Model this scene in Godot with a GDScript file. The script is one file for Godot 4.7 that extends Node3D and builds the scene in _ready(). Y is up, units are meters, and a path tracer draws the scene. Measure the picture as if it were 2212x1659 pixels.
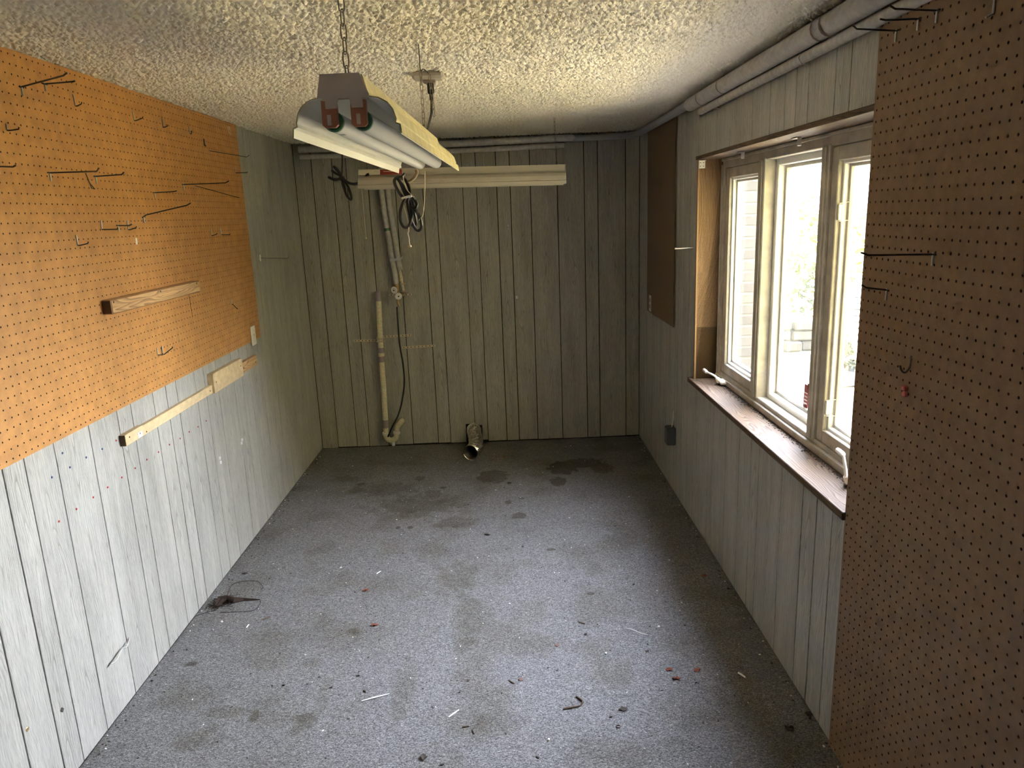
extends Node3D
# A narrow workshop room: grey grooved panelling, two pegboards, two hanging shop lights, one three-part window.
# Metres, y up. The far wall is z = 0, the pegboard wall x = 0, the window wall x = W, the floor y = 0.

const W := 2.517
const H := 2.31
const END := 6.9          # wall behind the camera
const WF := 2.645         # inner face of the window frame
const Z0 := 1.63          # window opening
const Z1 := 3.462
const Y0 := 0.835
const Y1 := 1.992
const LONG_HOOKS = [
	[Vector3(0.013, 2.200, 3.084), Vector3(0.151, 2.229, 3.084), Vector3(0.164, 2.237, 3.084)],
	[Vector3(0.013, 2.230, 2.957), Vector3(0.108, 2.234, 2.957), Vector3(0.116, 2.236, 2.957)],
	[Vector3(0.013, 1.947, 3.016), Vector3(0.170, 1.946, 3.016), Vector3(0.179, 1.957, 3.016)],
	[Vector3(0.013, 1.949, 2.738), Vector3(0.111, 1.952, 2.738), Vector3(0.121, 1.960, 2.738)],
	[Vector3(0.013, 1.904, 2.292), Vector3(0.098, 1.905, 2.292), Vector3(0.112, 1.908, 2.292)],
	[Vector3(0.013, 1.949, 1.987), Vector3(0.212, 1.949, 1.987), Vector3(0.230, 1.957, 1.987)],
	[Vector3(0.013, 1.949, 1.838), Vector3(0.201, 1.889, 1.838), Vector3(0.216, 1.885, 1.838)],
	[Vector3(0.013, 1.802, 2.419), Vector3(0.028, 1.811, 2.419), Vector3(0.200, 1.843, 2.419), Vector3(0.217, 1.852, 2.419)],
	[Vector3(0.013, 2.131, 1.603), Vector3(0.198, 2.093, 1.603), Vector3(0.212, 2.102, 1.603)],
	[Vector3(0.013, 1.772, 2.634), Vector3(0.058, 1.770, 2.634), Vector3(0.069, 1.775, 2.634)],
	[Vector3(0.013, 1.952, 3.266), Vector3(0.059, 1.949, 3.266), Vector3(0.068, 1.953, 3.266)]]
const ELL_HOOKS = [
	[Vector3(0.013, 2.223, 2.797), Vector3(0.013, 2.185, 2.793), Vector3(0.037, 2.191, 2.793)],
	[Vector3(0.013, 2.221, 2.378), Vector3(0.013, 2.186, 2.374), Vector3(0.050, 2.194, 2.374)],
	[Vector3(0.013, 2.225, 2.115), Vector3(0.013, 2.189, 2.116), Vector3(0.035, 2.192, 2.116)],
	[Vector3(0.013, 2.224, 1.832), Vector3(0.013, 2.190, 1.829), Vector3(0.024, 2.198, 1.829)],
	[Vector3(0.013, 1.792, 2.749), Vector3(0.013, 1.760, 2.753), Vector3(0.072, 1.758, 2.753)],
	[Vector3(0.013, 1.791, 2.556), Vector3(0.013, 1.755, 2.560), Vector3(0.047, 1.761, 2.560)],
	[Vector3(0.013, 1.743, 2.926), Vector3(0.013, 1.709, 2.925), Vector3(0.051, 1.714, 2.925)],
	[Vector3(0.013, 1.743, 1.723), Vector3(0.013, 1.709, 1.728), Vector3(0.042, 1.714, 1.728)],
	[Vector3(0.013, 1.741, 1.599), Vector3(0.013, 1.709, 1.594), Vector3(0.059, 1.707, 1.594)],
	[Vector3(0.013, 2.074, 1.267), Vector3(0.013, 2.040, 1.269), Vector3(0.080, 2.038, 1.269)],
	[Vector3(0.013, 1.264, 2.473), Vector3(0.013, 1.234, 2.475), Vector3(0.035, 1.234, 2.475)],
	[Vector3(0.013, 1.263, 2.427), Vector3(0.013, 1.228, 2.430), Vector3(0.059, 1.253, 2.430)],
	[Vector3(0.013, 1.363, 1.573), Vector3(0.013, 1.339, 1.571), Vector3(0.042, 1.311, 1.571)],
	[Vector3(0.013, 2.079, 3.191), Vector3(0.013, 2.061, 3.192), Vector3(0.050, 2.063, 3.192)]]
const RIGHT_HOOKS = [
	[Vector3(2.504, 2.168, 3.555), Vector3(2.402, 2.176, 3.555), Vector3(2.392, 2.184, 3.555)],
	[Vector3(2.504, 2.171, 3.730), Vector3(2.406, 2.178, 3.730), Vector3(2.392, 2.186, 3.730)],
	[Vector3(2.504, 2.172, 3.654), Vector3(2.424, 2.172, 3.654), Vector3(2.410, 2.175, 3.654)],
	[Vector3(2.504, 1.628, 3.803), Vector3(2.348, 1.632, 3.803), Vector3(2.331, 1.639, 3.803)],
	[Vector3(2.504, 1.524, 3.608), Vector3(2.446, 1.533, 3.608), Vector3(2.434, 1.541, 3.608)]]
const J_HOOK = [Vector3(2.504, 1.375, 3.747), Vector3(2.504, 1.355, 3.747), Vector3(2.500, 1.341, 3.747), Vector3(2.491, 1.332, 3.747), Vector3(2.482, 1.338, 3.747), Vector3(2.477, 1.351, 3.747)]
const RED_CLIP = Vector3(2.504, 1.284, 3.740)
const RED_PINS = [Vector3(0.000, 0.827, 2.357), Vector3(0.000, 0.832, 2.463), Vector3(0.000, 0.833, 2.567), Vector3(0.000, 0.835, 2.670), Vector3(0.000, 0.833, 2.768), Vector3(0.000, 0.833, 2.872), Vector3(0.000, 0.833, 2.975), Vector3(0.000, 0.833, 3.072), Vector3(0.000, 0.833, 3.177), Vector3(0.000, 0.832, 3.278), Vector3(0.000, 0.980, 2.868), Vector3(0.000, 0.828, 2.258), Vector3(0.000, 0.823, 2.158), Vector3(0.000, 0.824, 2.060)]
const BLUE_PINS = [Vector3(0.000, 0.979, 2.967), Vector3(0.000, 0.982, 3.071), Vector3(0.000, 0.981, 3.170), Vector3(0.000, 0.983, 3.271), Vector3(0.000, 1.040, 3.195)]
const ANCHORS = [Vector3(0.000, 0.593, 1.639), Vector3(0.000, 0.578, 1.652), Vector3(0.000, 0.597, 1.965), Vector3(0.000, 0.573, 1.960)]
const HANGING_ROOT = [Vector3(0.006, 0.237, 3.017), Vector3(0.018, 0.229, 3.061), Vector3(0.010, 0.230, 3.083), Vector3(0.022, 0.227, 3.145), Vector3(0.014, 0.225, 3.165)]
const RED_LEAVES = [Vector3(0.757, 0.000, 2.296), Vector3(0.858, 0.000, 2.611), Vector3(2.410, 0.000, 2.294), Vector3(2.184, 0.000, 3.030), Vector3(2.078, 0.000, 3.019), Vector3(1.445, 0.000, 0.389), Vector3(1.350, -0.000, 0.441), Vector3(2.091, 0.000, 3.076)]
const DARK_LEAVES = [Vector3(0.092, 0.000, 2.072), Vector3(1.345, 0.000, 1.722), Vector3(2.504, 0.000, 3.308), Vector3(2.410, 0.000, 3.374), Vector3(1.861, 0.000, 3.240), Vector3(1.474, 0.000, 0.934), Vector3(1.161, 0.000, 3.437)]
const PALE_STICKS = [Vector3(0.896, -0.000, 3.131), Vector3(0.995, 0.000, 3.095), Vector3(1.230, 0.000, 3.242), Vector3(1.265, 0.000, 3.204), Vector3(0.785, 0.000, 2.132), Vector3(0.801, 0.000, 2.107), Vector3(2.334, 0.000, 3.059), Vector3(2.351, 0.000, 3.088), Vector3(0.279, 0.000, 2.590), Vector3(0.282, 0.000, 2.563)]
const DARK_TWIGS = [Vector3(0.331, 0.000, 2.528), Vector3(0.358, 0.000, 2.503), Vector3(1.449, 0.000, 3.043), Vector3(1.470, 0.000, 3.065), Vector3(1.759, 0.000, 2.652), Vector3(1.786, 0.000, 2.671), Vector3(1.281, -0.000, 3.296), Vector3(1.306, 0.000, 3.293), Vector3(1.319, 0.000, 3.311), Vector3(1.325, 0.000, 3.333), Vector3(0.893, 0.000, 3.065), Vector3(0.903, -0.000, 3.083)]
const BRANCH = [Vector3(1.645, 0.000, 3.224), Vector3(1.682, 0.000, 3.217), Vector3(1.707, 0.000, 3.211), Vector3(1.719, 0.000, 3.189), Vector3(1.711, 0.000, 3.174), Vector3(1.699, 0.000, 3.159)]
const WHITE_STRING = [Vector3(1.954, 0.000, 2.719), Vector3(1.981, -0.000, 2.730), Vector3(2.012, 0.000, 2.760), Vector3(2.041, 0.000, 2.777)]
const DISCS = [Vector3(1.496, 0.000, 3.039), Vector3(1.653, 0.000, 2.819)]
const SCRAPS = [Vector3(0.587, 0.000, 2.052), Vector3(1.846, 0.000, 2.897), Vector3(1.582, 0.000, 3.379), Vector3(2.099, 0.000, 2.720), Vector3(0.585, 0.000, 2.052), Vector3(0.147, 0.000, 2.530)]
const DARK_BITS = [Vector3(0.698, 0.000, 2.972), Vector3(0.852, -0.000, 2.975), Vector3(0.761, 0.000, 3.040), Vector3(1.167, 0.000, 3.183), Vector3(1.225, 0.000, 3.472), Vector3(0.866, 0.000, 3.227), Vector3(1.291, 0.000, 3.031), Vector3(1.780, 0.000, 2.749), Vector3(2.013, 0.000, 2.892), Vector3(1.811, 0.000, 3.274), Vector3(1.535, 0.000, 1.892), Vector3(1.540, 0.000, 3.457), Vector3(1.535, 0.000, 1.888)]
const CLUMP = [Vector3(0.076, 0.000, 2.407), Vector3(0.074, 0.000, 2.354), Vector3(0.105, 0.000, 2.343), Vector3(0.143, 0.000, 2.353), Vector3(0.182, 0.000, 2.342), Vector3(0.260, 0.000, 2.344)]
const HAIR_LOOP = [Vector3(0.084, 0.000, 2.286), Vector3(0.069, 0.000, 2.184), Vector3(0.116, 0.000, 2.151), Vector3(0.184, 0.000, 2.157), Vector3(0.232, 0.000, 2.213), Vector3(0.234, 0.000, 2.242)]
const HAIR_TAIL = [Vector3(0.182, 0.000, 2.342), Vector3(0.260, 0.000, 2.344), Vector3(0.271, 0.000, 2.422), Vector3(0.245, 0.000, 2.446), Vector3(0.170, 0.000, 2.447), Vector3(0.108, 0.000, 2.446)]
const RING = [Vector3(1.829, 0.000, 3.326)]
const STAINS = [[1.359, 0.785, 0.105, 0.124, 0.33], [1.525, 1.473, 0.044, 0.044, 0.35], [1.463, 1.259, 0.023, 0.033, 0.35], [1.543, 1.199, 0.021, 0.019, 0.30], [1.031, 0.957, 0.022, 0.021, 0.40], [0.858, 0.763, 0.032, 0.045, 0.25], [0.458, 0.833, 0.026, 0.027, 0.40], [1.851, 0.666, 0.103, 0.130, 0.40], [2.007, 0.587, 0.147, 0.096, 0.38], [1.798, 0.933, 0.055, 0.084, 0.40], [2.125, 0.699, 0.080, 0.110, 0.30], [0.513, 3.193, 0.019, 0.035, 0.35], [0.385, 3.162, 0.096, 0.031, 0.22], [0.709, 3.220, 0.038, 0.045, 0.25], [0.688, 3.268, 0.030, 0.038, 0.20], [0.778, 2.656, 0.029, 0.029, 0.35], [0.886, 1.235, 0.264, 0.161, 0.28], [0.634, 0.930, 0.251, 0.117, 0.25], [1.139, 1.541, 0.123, 0.078, 0.25], [1.283, 2.602, 0.083, 0.197, 0.20], [1.194, 2.214, 0.104, 0.180, 0.20], [1.042, 3.071, 0.045, 0.159, 0.15], [1.685, 1.937, 0.025, 0.016, 0.40], [1.840, 2.412, 0.017, 0.013, 0.40], [1.153, 1.588, 0.019, 0.019, 0.35], [0.817, 1.574, 0.016, 0.019, 0.40], [0.887, 1.575, 0.016, 0.019, 0.40], [0.350, 0.722, 0.132, 0.073, 0.20], [0.341, 3.305, 0.083, 0.069, 0.20], [1.415, 3.277, 0.082, 0.059, 0.12], [1.799, 2.525, 0.052, 0.170, 0.12], [0.742, 3.079, 0.022, 0.107, 0.10], [0.135, 2.846, 0.024, 0.016, 0.45], [0.633, 2.866, 0.039, 0.029, 0.15], [0.973, 1.074, 0.055, 0.080, 0.25]]
const COIL = [Vector3(1.139, 1.901, 2.800), Vector3(1.120, 1.897, 2.800), Vector3(1.114, 1.881, 2.800), Vector3(1.126, 1.847, 2.800), Vector3(1.142, 1.826, 2.800), Vector3(1.162, 1.800, 2.800), Vector3(1.180, 1.792, 2.800), Vector3(1.188, 1.803, 2.800), Vector3(1.179, 1.824, 2.800), Vector3(1.162, 1.839, 2.800), Vector3(1.145, 1.868, 2.800), Vector3(1.129, 1.893, 2.800), Vector3(1.135, 1.898, 2.800), Vector3(1.151, 1.892, 2.800), Vector3(1.163, 1.863, 2.800), Vector3(1.165, 1.839, 2.800), Vector3(1.156, 1.815, 2.800), Vector3(1.162, 1.761, 2.800), Vector3(1.175, 1.719, 2.800), Vector3(1.189, 1.712, 2.800), Vector3(1.200, 1.727, 2.800), Vector3(1.196, 1.760, 2.800), Vector3(1.183, 1.785, 2.800), Vector3(1.165, 1.814, 2.800), Vector3(1.149, 1.839, 2.800), Vector3(1.138, 1.871, 2.800), Vector3(1.133, 1.889, 2.800)]
const COIL2 = [Vector3(1.153, 1.832, 2.810), Vector3(1.139, 1.808, 2.810), Vector3(1.128, 1.780, 2.810), Vector3(1.125, 1.748, 2.810), Vector3(1.135, 1.726, 2.810), Vector3(1.151, 1.726, 2.810), Vector3(1.163, 1.743, 2.810), Vector3(1.169, 1.768, 2.810), Vector3(1.167, 1.793, 2.810), Vector3(1.158, 1.825, 2.810)]
const COIL3 = [Vector3(1.172, 1.825, 2.790), Vector3(1.175, 1.787, 2.790), Vector3(1.179, 1.760, 2.790), Vector3(1.179, 1.739, 2.790), Vector3(1.171, 1.727, 2.790), Vector3(1.161, 1.738, 2.790), Vector3(1.159, 1.765, 2.790), Vector3(1.157, 1.797, 2.790), Vector3(1.154, 1.829, 2.790)]
const TIE = [Vector3(1.136, 1.827, 2.812), Vector3(1.174, 1.835, 2.812), Vector3(1.182, 1.831, 2.812)]
const STRING_A = [Vector3(1.147, 1.905, 2.815), Vector3(1.149, 1.886, 2.815), Vector3(1.156, 1.860, 2.815), Vector3(1.169, 1.842, 2.815), Vector3(1.186, 1.823, 2.815)]
const STRING_B = [Vector3(1.226, 1.918, 2.815), Vector3(1.221, 1.847, 2.815), Vector3(1.210, 1.770, 2.815), Vector3(1.199, 1.756, 2.815), Vector3(1.193, 1.746, 2.815)]
const STRING_C = [Vector3(1.141, 1.831, 2.816), Vector3(1.141, 1.808, 2.816), Vector3(1.147, 1.779, 2.816), Vector3(1.154, 1.737, 2.816), Vector3(1.154, 1.712, 2.816), Vector3(1.150, 1.703, 2.816), Vector3(1.153, 1.687, 2.816), Vector3(1.153, 1.672, 2.816), Vector3(1.155, 1.659, 2.816)]
const CORD_STUB = [Vector3(1.161, 1.886, 2.800), Vector3(1.172, 1.889, 2.800), Vector3(1.188, 1.901, 2.800), Vector3(1.196, 1.916, 2.800), Vector3(1.193, 1.925, 2.800)]
const FAR_CORD = [Vector3(0.713, 2.021, 1.000), Vector3(0.699, 2.015, 1.000), Vector3(0.681, 1.993, 1.000), Vector3(0.653, 1.975, 1.000), Vector3(0.619, 1.968, 1.000), Vector3(0.586, 1.976, 1.000), Vector3(0.561, 1.998, 1.000), Vector3(0.546, 2.014, 1.000)]
const FAR_COIL = [Vector3(0.544, 2.022, 0.970), Vector3(0.523, 2.055, 0.970), Vector3(0.505, 2.072, 0.970), Vector3(0.514, 2.059, 0.970), Vector3(0.540, 2.023, 0.970), Vector3(0.511, 2.033, 0.970), Vector3(0.486, 2.050, 0.970), Vector3(0.499, 2.040, 0.970), Vector3(0.540, 2.013, 0.970), Vector3(0.508, 1.995, 0.970), Vector3(0.469, 2.012, 0.970), Vector3(0.495, 2.002, 0.970), Vector3(0.538, 1.997, 0.970), Vector3(0.545, 1.958, 0.970), Vector3(0.560, 1.905, 0.970), Vector3(0.585, 1.878, 0.970), Vector3(0.594, 1.894, 0.970), Vector3(0.584, 1.943, 0.970), Vector3(0.564, 1.983, 0.970), Vector3(0.546, 2.013, 0.970), Vector3(0.541, 1.971, 0.970), Vector3(0.553, 1.938, 0.970), Vector3(0.542, 2.006, 0.970)]
const FAR_WIRE = [Vector3(0.558, 2.141, 0.970), Vector3(0.546, 2.029, 0.970)]
const FAR_STRING = [Vector3(0.661, 1.962, 1.000), Vector3(0.663, 1.822, 1.000), Vector3(0.664, 1.647, 1.000)]
const PIPE_A = [Vector3(0.640, 2.219, 0.050), Vector3(0.628, 1.985, 0.050), Vector3(0.641, 1.765, 0.050), Vector3(0.661, 1.581, 0.050), Vector3(0.664, 1.501, 0.050), Vector3(0.680, 1.402, 0.050), Vector3(0.688, 1.282, 0.050)]
const PIPE_B = [Vector3(0.683, 2.218, 0.050), Vector3(0.675, 1.984, 0.050), Vector3(0.688, 1.764, 0.050), Vector3(0.705, 1.580, 0.050), Vector3(0.710, 1.499, 0.050), Vector3(0.719, 1.413, 0.050), Vector3(0.725, 1.380, 0.050)]
const PIPE_B_THIN = [Vector3(0.718, 1.400, 0.050), Vector3(0.723, 1.360, 0.050), Vector3(0.727, 1.317, 0.050), Vector3(0.731, 1.284, 0.050), Vector3(0.737, 1.227, 0.050)]
const VALVE_A = [Vector3(0.689, 1.262, 0.050), Vector3(0.694, 1.235, 0.050), Vector3(0.675, 1.239, 0.100)]
const VALVE_B = [Vector3(0.737, 1.224, 0.050), Vector3(0.729, 1.204, 0.050), Vector3(0.706, 1.195, 0.120)]
const SPOUT = [Vector3(0.703, 1.174, 0.100), Vector3(0.695, 1.151, 0.100), Vector3(0.704, 1.117, 0.100)]
const BLACK_HOSE = [Vector3(0.685, 1.113, 0.080), Vector3(0.684, 1.035, 0.080), Vector3(0.684, 0.840, 0.080), Vector3(0.698, 0.690, 0.080), Vector3(0.699, 0.540, 0.080), Vector3(0.671, 0.388, 0.080), Vector3(0.633, 0.277, 0.080), Vector3(0.587, 0.196, 0.080), Vector3(0.540, 0.104, 0.080)]
const STANDPIPE = [Vector3(0.547, 1.231, 0.060), Vector3(0.546, 1.154, 0.060), Vector3(0.536, 0.852, 0.060), Vector3(0.533, 0.693, 0.060), Vector3(0.529, 0.389, 0.060), Vector3(0.522, 0.130, 0.060)]
const TRAP = [Vector3(0.522, 0.130, 0.060), Vector3(0.523, 0.093, 0.060), Vector3(0.540, 0.071, 0.060), Vector3(0.569, 0.067, 0.060), Vector3(0.596, 0.085, 0.060), Vector3(0.605, 0.126, 0.060), Vector3(0.615, 0.178, 0.060), Vector3(0.634, 0.198, 0.060)]
const STRAPS = [Vector3(0.324, 0.857, 0.012), Vector3(0.563, 0.851, 0.012), Vector3(0.501, 0.878, 0.012), Vector3(0.767, 0.884, 0.012), Vector3(0.689, 0.788, 0.012), Vector3(0.945, 0.795, 0.012), Vector3(0.623, 1.196, 0.012), Vector3(0.792, 1.194, 0.012)]
const CLAMP = [Vector3(0.664, 1.458, 0.050), Vector3(0.727, 1.462, 0.050), Vector3(0.745, 1.479, 0.020)]
const DUCT = [Vector3(1.199, 0.080, 0.000), Vector3(1.207, 0.057, 0.050), Vector3(1.223, 0.062, 0.302), Vector3(1.220, 0.060, 0.405), Vector3(1.200, 0.060, 0.497)]
const BACK_BITS = [Vector3(1.540, 1.664, 0.000), Vector3(1.583, 1.139, 0.000), Vector3(1.561, 1.833, 0.000), Vector3(1.334, 1.749, 0.000), Vector3(1.322, 1.136, 0.000)]
const BLOCK = [Vector3(0.050, 1.507, 2.833), Vector3(0.050, 1.454, 2.844), Vector3(0.050, 1.508, 2.028), Vector3(0.050, 1.452, 2.038), Vector3(0.013, 1.503, 2.817)]
const RAIL = [Vector3(0.020, 0.995, 2.845), Vector3(0.020, 0.947, 2.844), Vector3(0.020, 0.986, 2.709), Vector3(0.020, 0.948, 2.703), Vector3(0.020, 0.985, 1.976), Vector3(0.020, 0.942, 1.982), Vector3(0.020, 1.041, 1.976), Vector3(0.020, 0.946, 1.980), Vector3(0.020, 1.041, 1.560), Vector3(0.020, 0.939, 1.585), Vector3(0.020, 1.012, 1.300), Vector3(0.020, 0.956, 1.307)]
const SWITCH = [Vector3(0.016, 1.124, 1.312), Vector3(0.016, 1.174, 1.334), Vector3(0.016, 1.072, 1.281)]
const PANEL_HOOK = [Vector3(0.006, 1.554, 0.991), Vector3(0.175, 1.544, 0.991)]
const NAIL = [Vector3(2.517, 1.544, 1.584), Vector3(2.410, 1.543, 1.584)]
const RIGHT_BITS = [Vector3(2.512, 1.114, 0.476), Vector3(2.487, 0.376, 1.195), Vector3(2.517, 0.485, 1.160), Vector3(2.517, 2.126, 0.359), Vector3(2.517, 2.181, 1.235), Vector3(2.517, 1.026, 1.142), Vector3(2.517, 1.078, 0.370)]

var M := {}
var rng := RandomNumberGenerator.new()
var taken := {}


# ------------------------------------------------------------------ mesh builder
class MB:
	var v := PackedVector3Array()
	var n := PackedVector3Array()
	var t := PackedVector2Array()
	var i := PackedInt32Array()

	func tri(a: Vector3, b: Vector3, c: Vector3, na: Vector3, nb: Vector3, nc: Vector3, ua := Vector2.ZERO, ub := Vector2.ZERO, uc := Vector2.ZERO) -> void:
		var s := v.size()
		if (b - a).cross(c - a).dot(na + nb + nc) > 0.0:
			v.append_array([a, c, b]); n.append_array([na, nc, nb]); t.append_array([ua, uc, ub])
		else:
			v.append_array([a, b, c]); n.append_array([na, nb, nc]); t.append_array([ua, ub, uc])
		i.append_array([s, s + 1, s + 2])

	func ftri(a: Vector3, b: Vector3, c: Vector3, out: Vector3) -> void:
		var m := (b - a).cross(c - a).normalized()
		if m.dot(out) < 0.0:
			m = -m
		tri(a, b, c, m, m, m, flat(a, m), flat(b, m), flat(c, m))

	func flat(p: Vector3, m: Vector3) -> Vector2:
		var q := m.abs()
		if q.x > q.y and q.x > q.z: return Vector2(p.z, p.y)
		if q.y > q.z: return Vector2(p.x, p.z)
		return Vector2(p.x, p.y)

	func quad(a: Vector3, b: Vector3, c: Vector3, d: Vector3, m: Vector3, ua := Vector2.ZERO, ub := Vector2.ZERO, uc := Vector2.ZERO, ud := Vector2.ZERO) -> void:
		tri(a, b, c, m, m, m, ua, ub, uc)
		tri(a, c, d, m, m, m, ua, uc, ud)

	# chamfered box; grain (texture v) runs along its longest side
	func box(c: Vector3, s: Vector3, bev := 0.0, B := Basis(), uvo := Vector2.ZERO) -> void:
		var h := s * 0.5
		bev = minf(bev, minf(h.x, minf(h.y, h.z)) * 0.9)
		var long := 0
		if s.y >= s.x and s.y >= s.z: long = 1
		elif s.z >= s.x and s.z >= s.y: long = 2
		for ax in 3:
			var p := (ax + 1) % 3
			var q := (ax + 2) % 3
			if q == long or (p != long and s[p] > s[q]):
				pass
			else:
				var w := p; p = q; q = w
			for sg in [-1.0, 1.0]:
				var P := []
				var U := []
				for k in [[-1, -1], [1, -1], [1, 1], [-1, 1]]:
					var l := Vector3.ZERO
					l[ax] = h[ax] * sg
					l[p] = (h[p] - bev) * k[0]
					l[q] = (h[q] - bev) * k[1]
					P.append(c + B * l)
					U.append(Vector2(l[p] + ax * 0.37, l[q]) + uvo)
				var m := Vector3.ZERO
				m[ax] = sg
				quad(P[0], P[1], P[2], P[3], B * m, U[0], U[1], U[2], U[3])
		if bev <= 0.0:
			return
		for ax in 3:
			var p := (ax + 1) % 3
			var q := (ax + 2) % 3
			for sp in [-1.0, 1.0]:
				for sq in [-1.0, 1.0]:
					var P := []
					for k in [[-1, 0], [1, 0], [1, 1], [-1, 1]]:
						var l := Vector3.ZERO
						l[ax] = (h[ax] - bev) * k[0]
						l[p] = (h[p] - (bev if k[1] == 1 else 0.0)) * sp
						l[q] = (h[q] - (0.0 if k[1] == 1 else bev)) * sq
						P.append(c + B * l)
					var m := Vector3.ZERO
					m[p] = sp
					m[q] = sq
					var uu := Vector2(0.1, 0.2) + uvo
					quad(P[0], P[1], P[2], P[3], B * m.normalized(), uu, uu + Vector2(0, 0.01), uu + Vector2(bev, 0.01), uu + Vector2(bev, 0))
		for sx in [-1.0, 1.0]:
			for sy in [-1.0, 1.0]:
				for sz in [-1.0, 1.0]:
					var sgn := Vector3(sx, sy, sz)
					var a := c + B * (Vector3(h.x, h.y - bev, h.z - bev) * sgn)
					var b := c + B * (Vector3(h.x - bev, h.y, h.z - bev) * sgn)
					var d := c + B * (Vector3(h.x - bev, h.y - bev, h.z) * sgn)
					ftri(a, b, d, B * sgn)

	func bar(a: Vector3, b: Vector3, w: float, h: float, bev := 0.0, up := Vector3.UP) -> void:
		var z := (b - a).normalized()
		if absf(z.dot(up)) > 0.95: up = Vector3.RIGHT
		var x := up.cross(z).normalized()
		box((a + b) * 0.5, Vector3(w, h, a.distance_to(b)), bev, Basis(x, z.cross(x), z))

	# swept round section; r is one radius or a list
	func tube(p: Array, r, seg := 8, caps := true, rough := 0.0) -> void:
		var N := p.size()
		if N < 2: return
		var dir: Vector3 = (p[1] - p[0]).normalized()
		var side := dir.cross(Vector3.UP if absf(dir.y) < 0.9 else Vector3.RIGHT).normalized()
		var rings := []
		var norms := []
		var dist := 0.0
		var ds := []
		for k in N:
			var d: Vector3 = (p[mini(k + 1, N - 1)] - p[maxi(k - 1, 0)]).normalized()
			if d.length() < 0.5: d = dir
			side = (side - d * side.dot(d)).normalized()
			if side.length() < 0.5: side = d.cross(Vector3(0.3, 0.5, 0.8)).normalized()
			var up := d.cross(side)
			var rad: float = r[k] if r is Array else r
			var ring := []
			var nn := []
			for j in seg:
				var a := TAU * j / seg
				var o := side * cos(a) + up * sin(a)
				var w := 1.0 + rough * (fposmod(sin(k * 12.9898 + j * 78.233) * 43758.5453, 1.0) - 0.5)
				ring.append(p[k] + o * rad * w)
				nn.append(o)
			rings.append(ring)
			norms.append(nn)
			if k > 0: dist += p[k].distance_to(p[k - 1])
			ds.append(dist)
		for k in N - 1:
			for j in seg:
				var j2 := (j + 1) % seg
				var ua := Vector2(float(j) / seg * 0.1, ds[k])
				var ub := Vector2(float(j + 1) / seg * 0.1, ds[k])
				var uc := Vector2(float(j + 1) / seg * 0.1, ds[k + 1])
				var ud := Vector2(float(j) / seg * 0.1, ds[k + 1])
				if rough > 0.0:
					ftri(rings[k][j], rings[k][j2], rings[k + 1][j2], norms[k][j])
					ftri(rings[k][j], rings[k + 1][j2], rings[k + 1][j], norms[k][j])
				else:
					tri(rings[k][j], rings[k][j2], rings[k + 1][j2], norms[k][j], norms[k][j2], norms[k + 1][j2], ua, ub, uc)
					tri(rings[k][j], rings[k + 1][j2], rings[k + 1][j], norms[k][j], norms[k + 1][j2], norms[k + 1][j], ua, uc, ud)
		if caps:
			for e in [0, N - 1]:
				var m: Vector3 = (p[0] - p[1]).normalized() if e == 0 else (p[N - 1] - p[N - 2]).normalized()
				for j in seg:
					tri(p[e], rings[e][j], rings[e][(j + 1) % seg], m, m, m)

	# profile points (radius, along) turned about an axis
	func lathe(prof: Array, at: Vector3, axis := Vector3.UP, seg := 16) -> void:
		var up := axis.normalized()
		var x := up.cross(Vector3.UP if absf(up.y) < 0.9 else Vector3.RIGHT).normalized()
		var z := x.cross(up)
		for k in prof.size() - 1:
			var a: Vector2 = prof[k]
			var b: Vector2 = prof[k + 1]
			var g := b - a
			for j in seg:
				var c0 := TAU * j / seg
				var c1 := TAU * (j + 1) / seg
				var o0 := x * cos(c0) + z * sin(c0)
				var o1 := x * cos(c1) + z * sin(c1)
				var n0 := (o0 * g.y - up * g.x).normalized()
				var n1 := (o1 * g.y - up * g.x).normalized()
				var p00 := at + o0 * a.x + up * a.y
				var p01 := at + o1 * a.x + up * a.y
				var p10 := at + o0 * b.x + up * b.y
				var p11 := at + o1 * b.x + up * b.y
				if a.x > 1e-6: tri(p00, p01, p11, n0, n1, n1, Vector2(c0 * 0.02, a.y), Vector2(c1 * 0.02, a.y), Vector2(c1 * 0.02, b.y))
				if b.x > 1e-6: tri(p00, p11, p10, n0, n1, n0, Vector2(c0 * 0.02, a.y), Vector2(c1 * 0.02, b.y), Vector2(c0 * 0.02, b.y))

	# flat outline in the plane (x, y) of T, drawn out along T.basis.z
	func prism(poly: PackedVector2Array, depth: float, T: Transform3D) -> void:
		var ids := Geometry2D.triangulate_polygon(poly)
		var nz := T.basis.z
		for k in range(0, ids.size(), 3):
			var q := [poly[ids[k]], poly[ids[k + 1]], poly[ids[k + 2]]]
			var A := []
			var C := []
			for e in q:
				A.append(T * Vector3(e.x, e.y, depth * 0.5))
				C.append(T * Vector3(e.x, e.y, -depth * 0.5))
			tri(A[0], A[1], A[2], nz, nz, nz, q[0], q[1], q[2])
			tri(C[0], C[1], C[2], -nz, -nz, -nz, q[0], q[1], q[2])
		var turn := 1.0 if not Geometry2D.is_polygon_clockwise(poly) else -1.0
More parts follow.
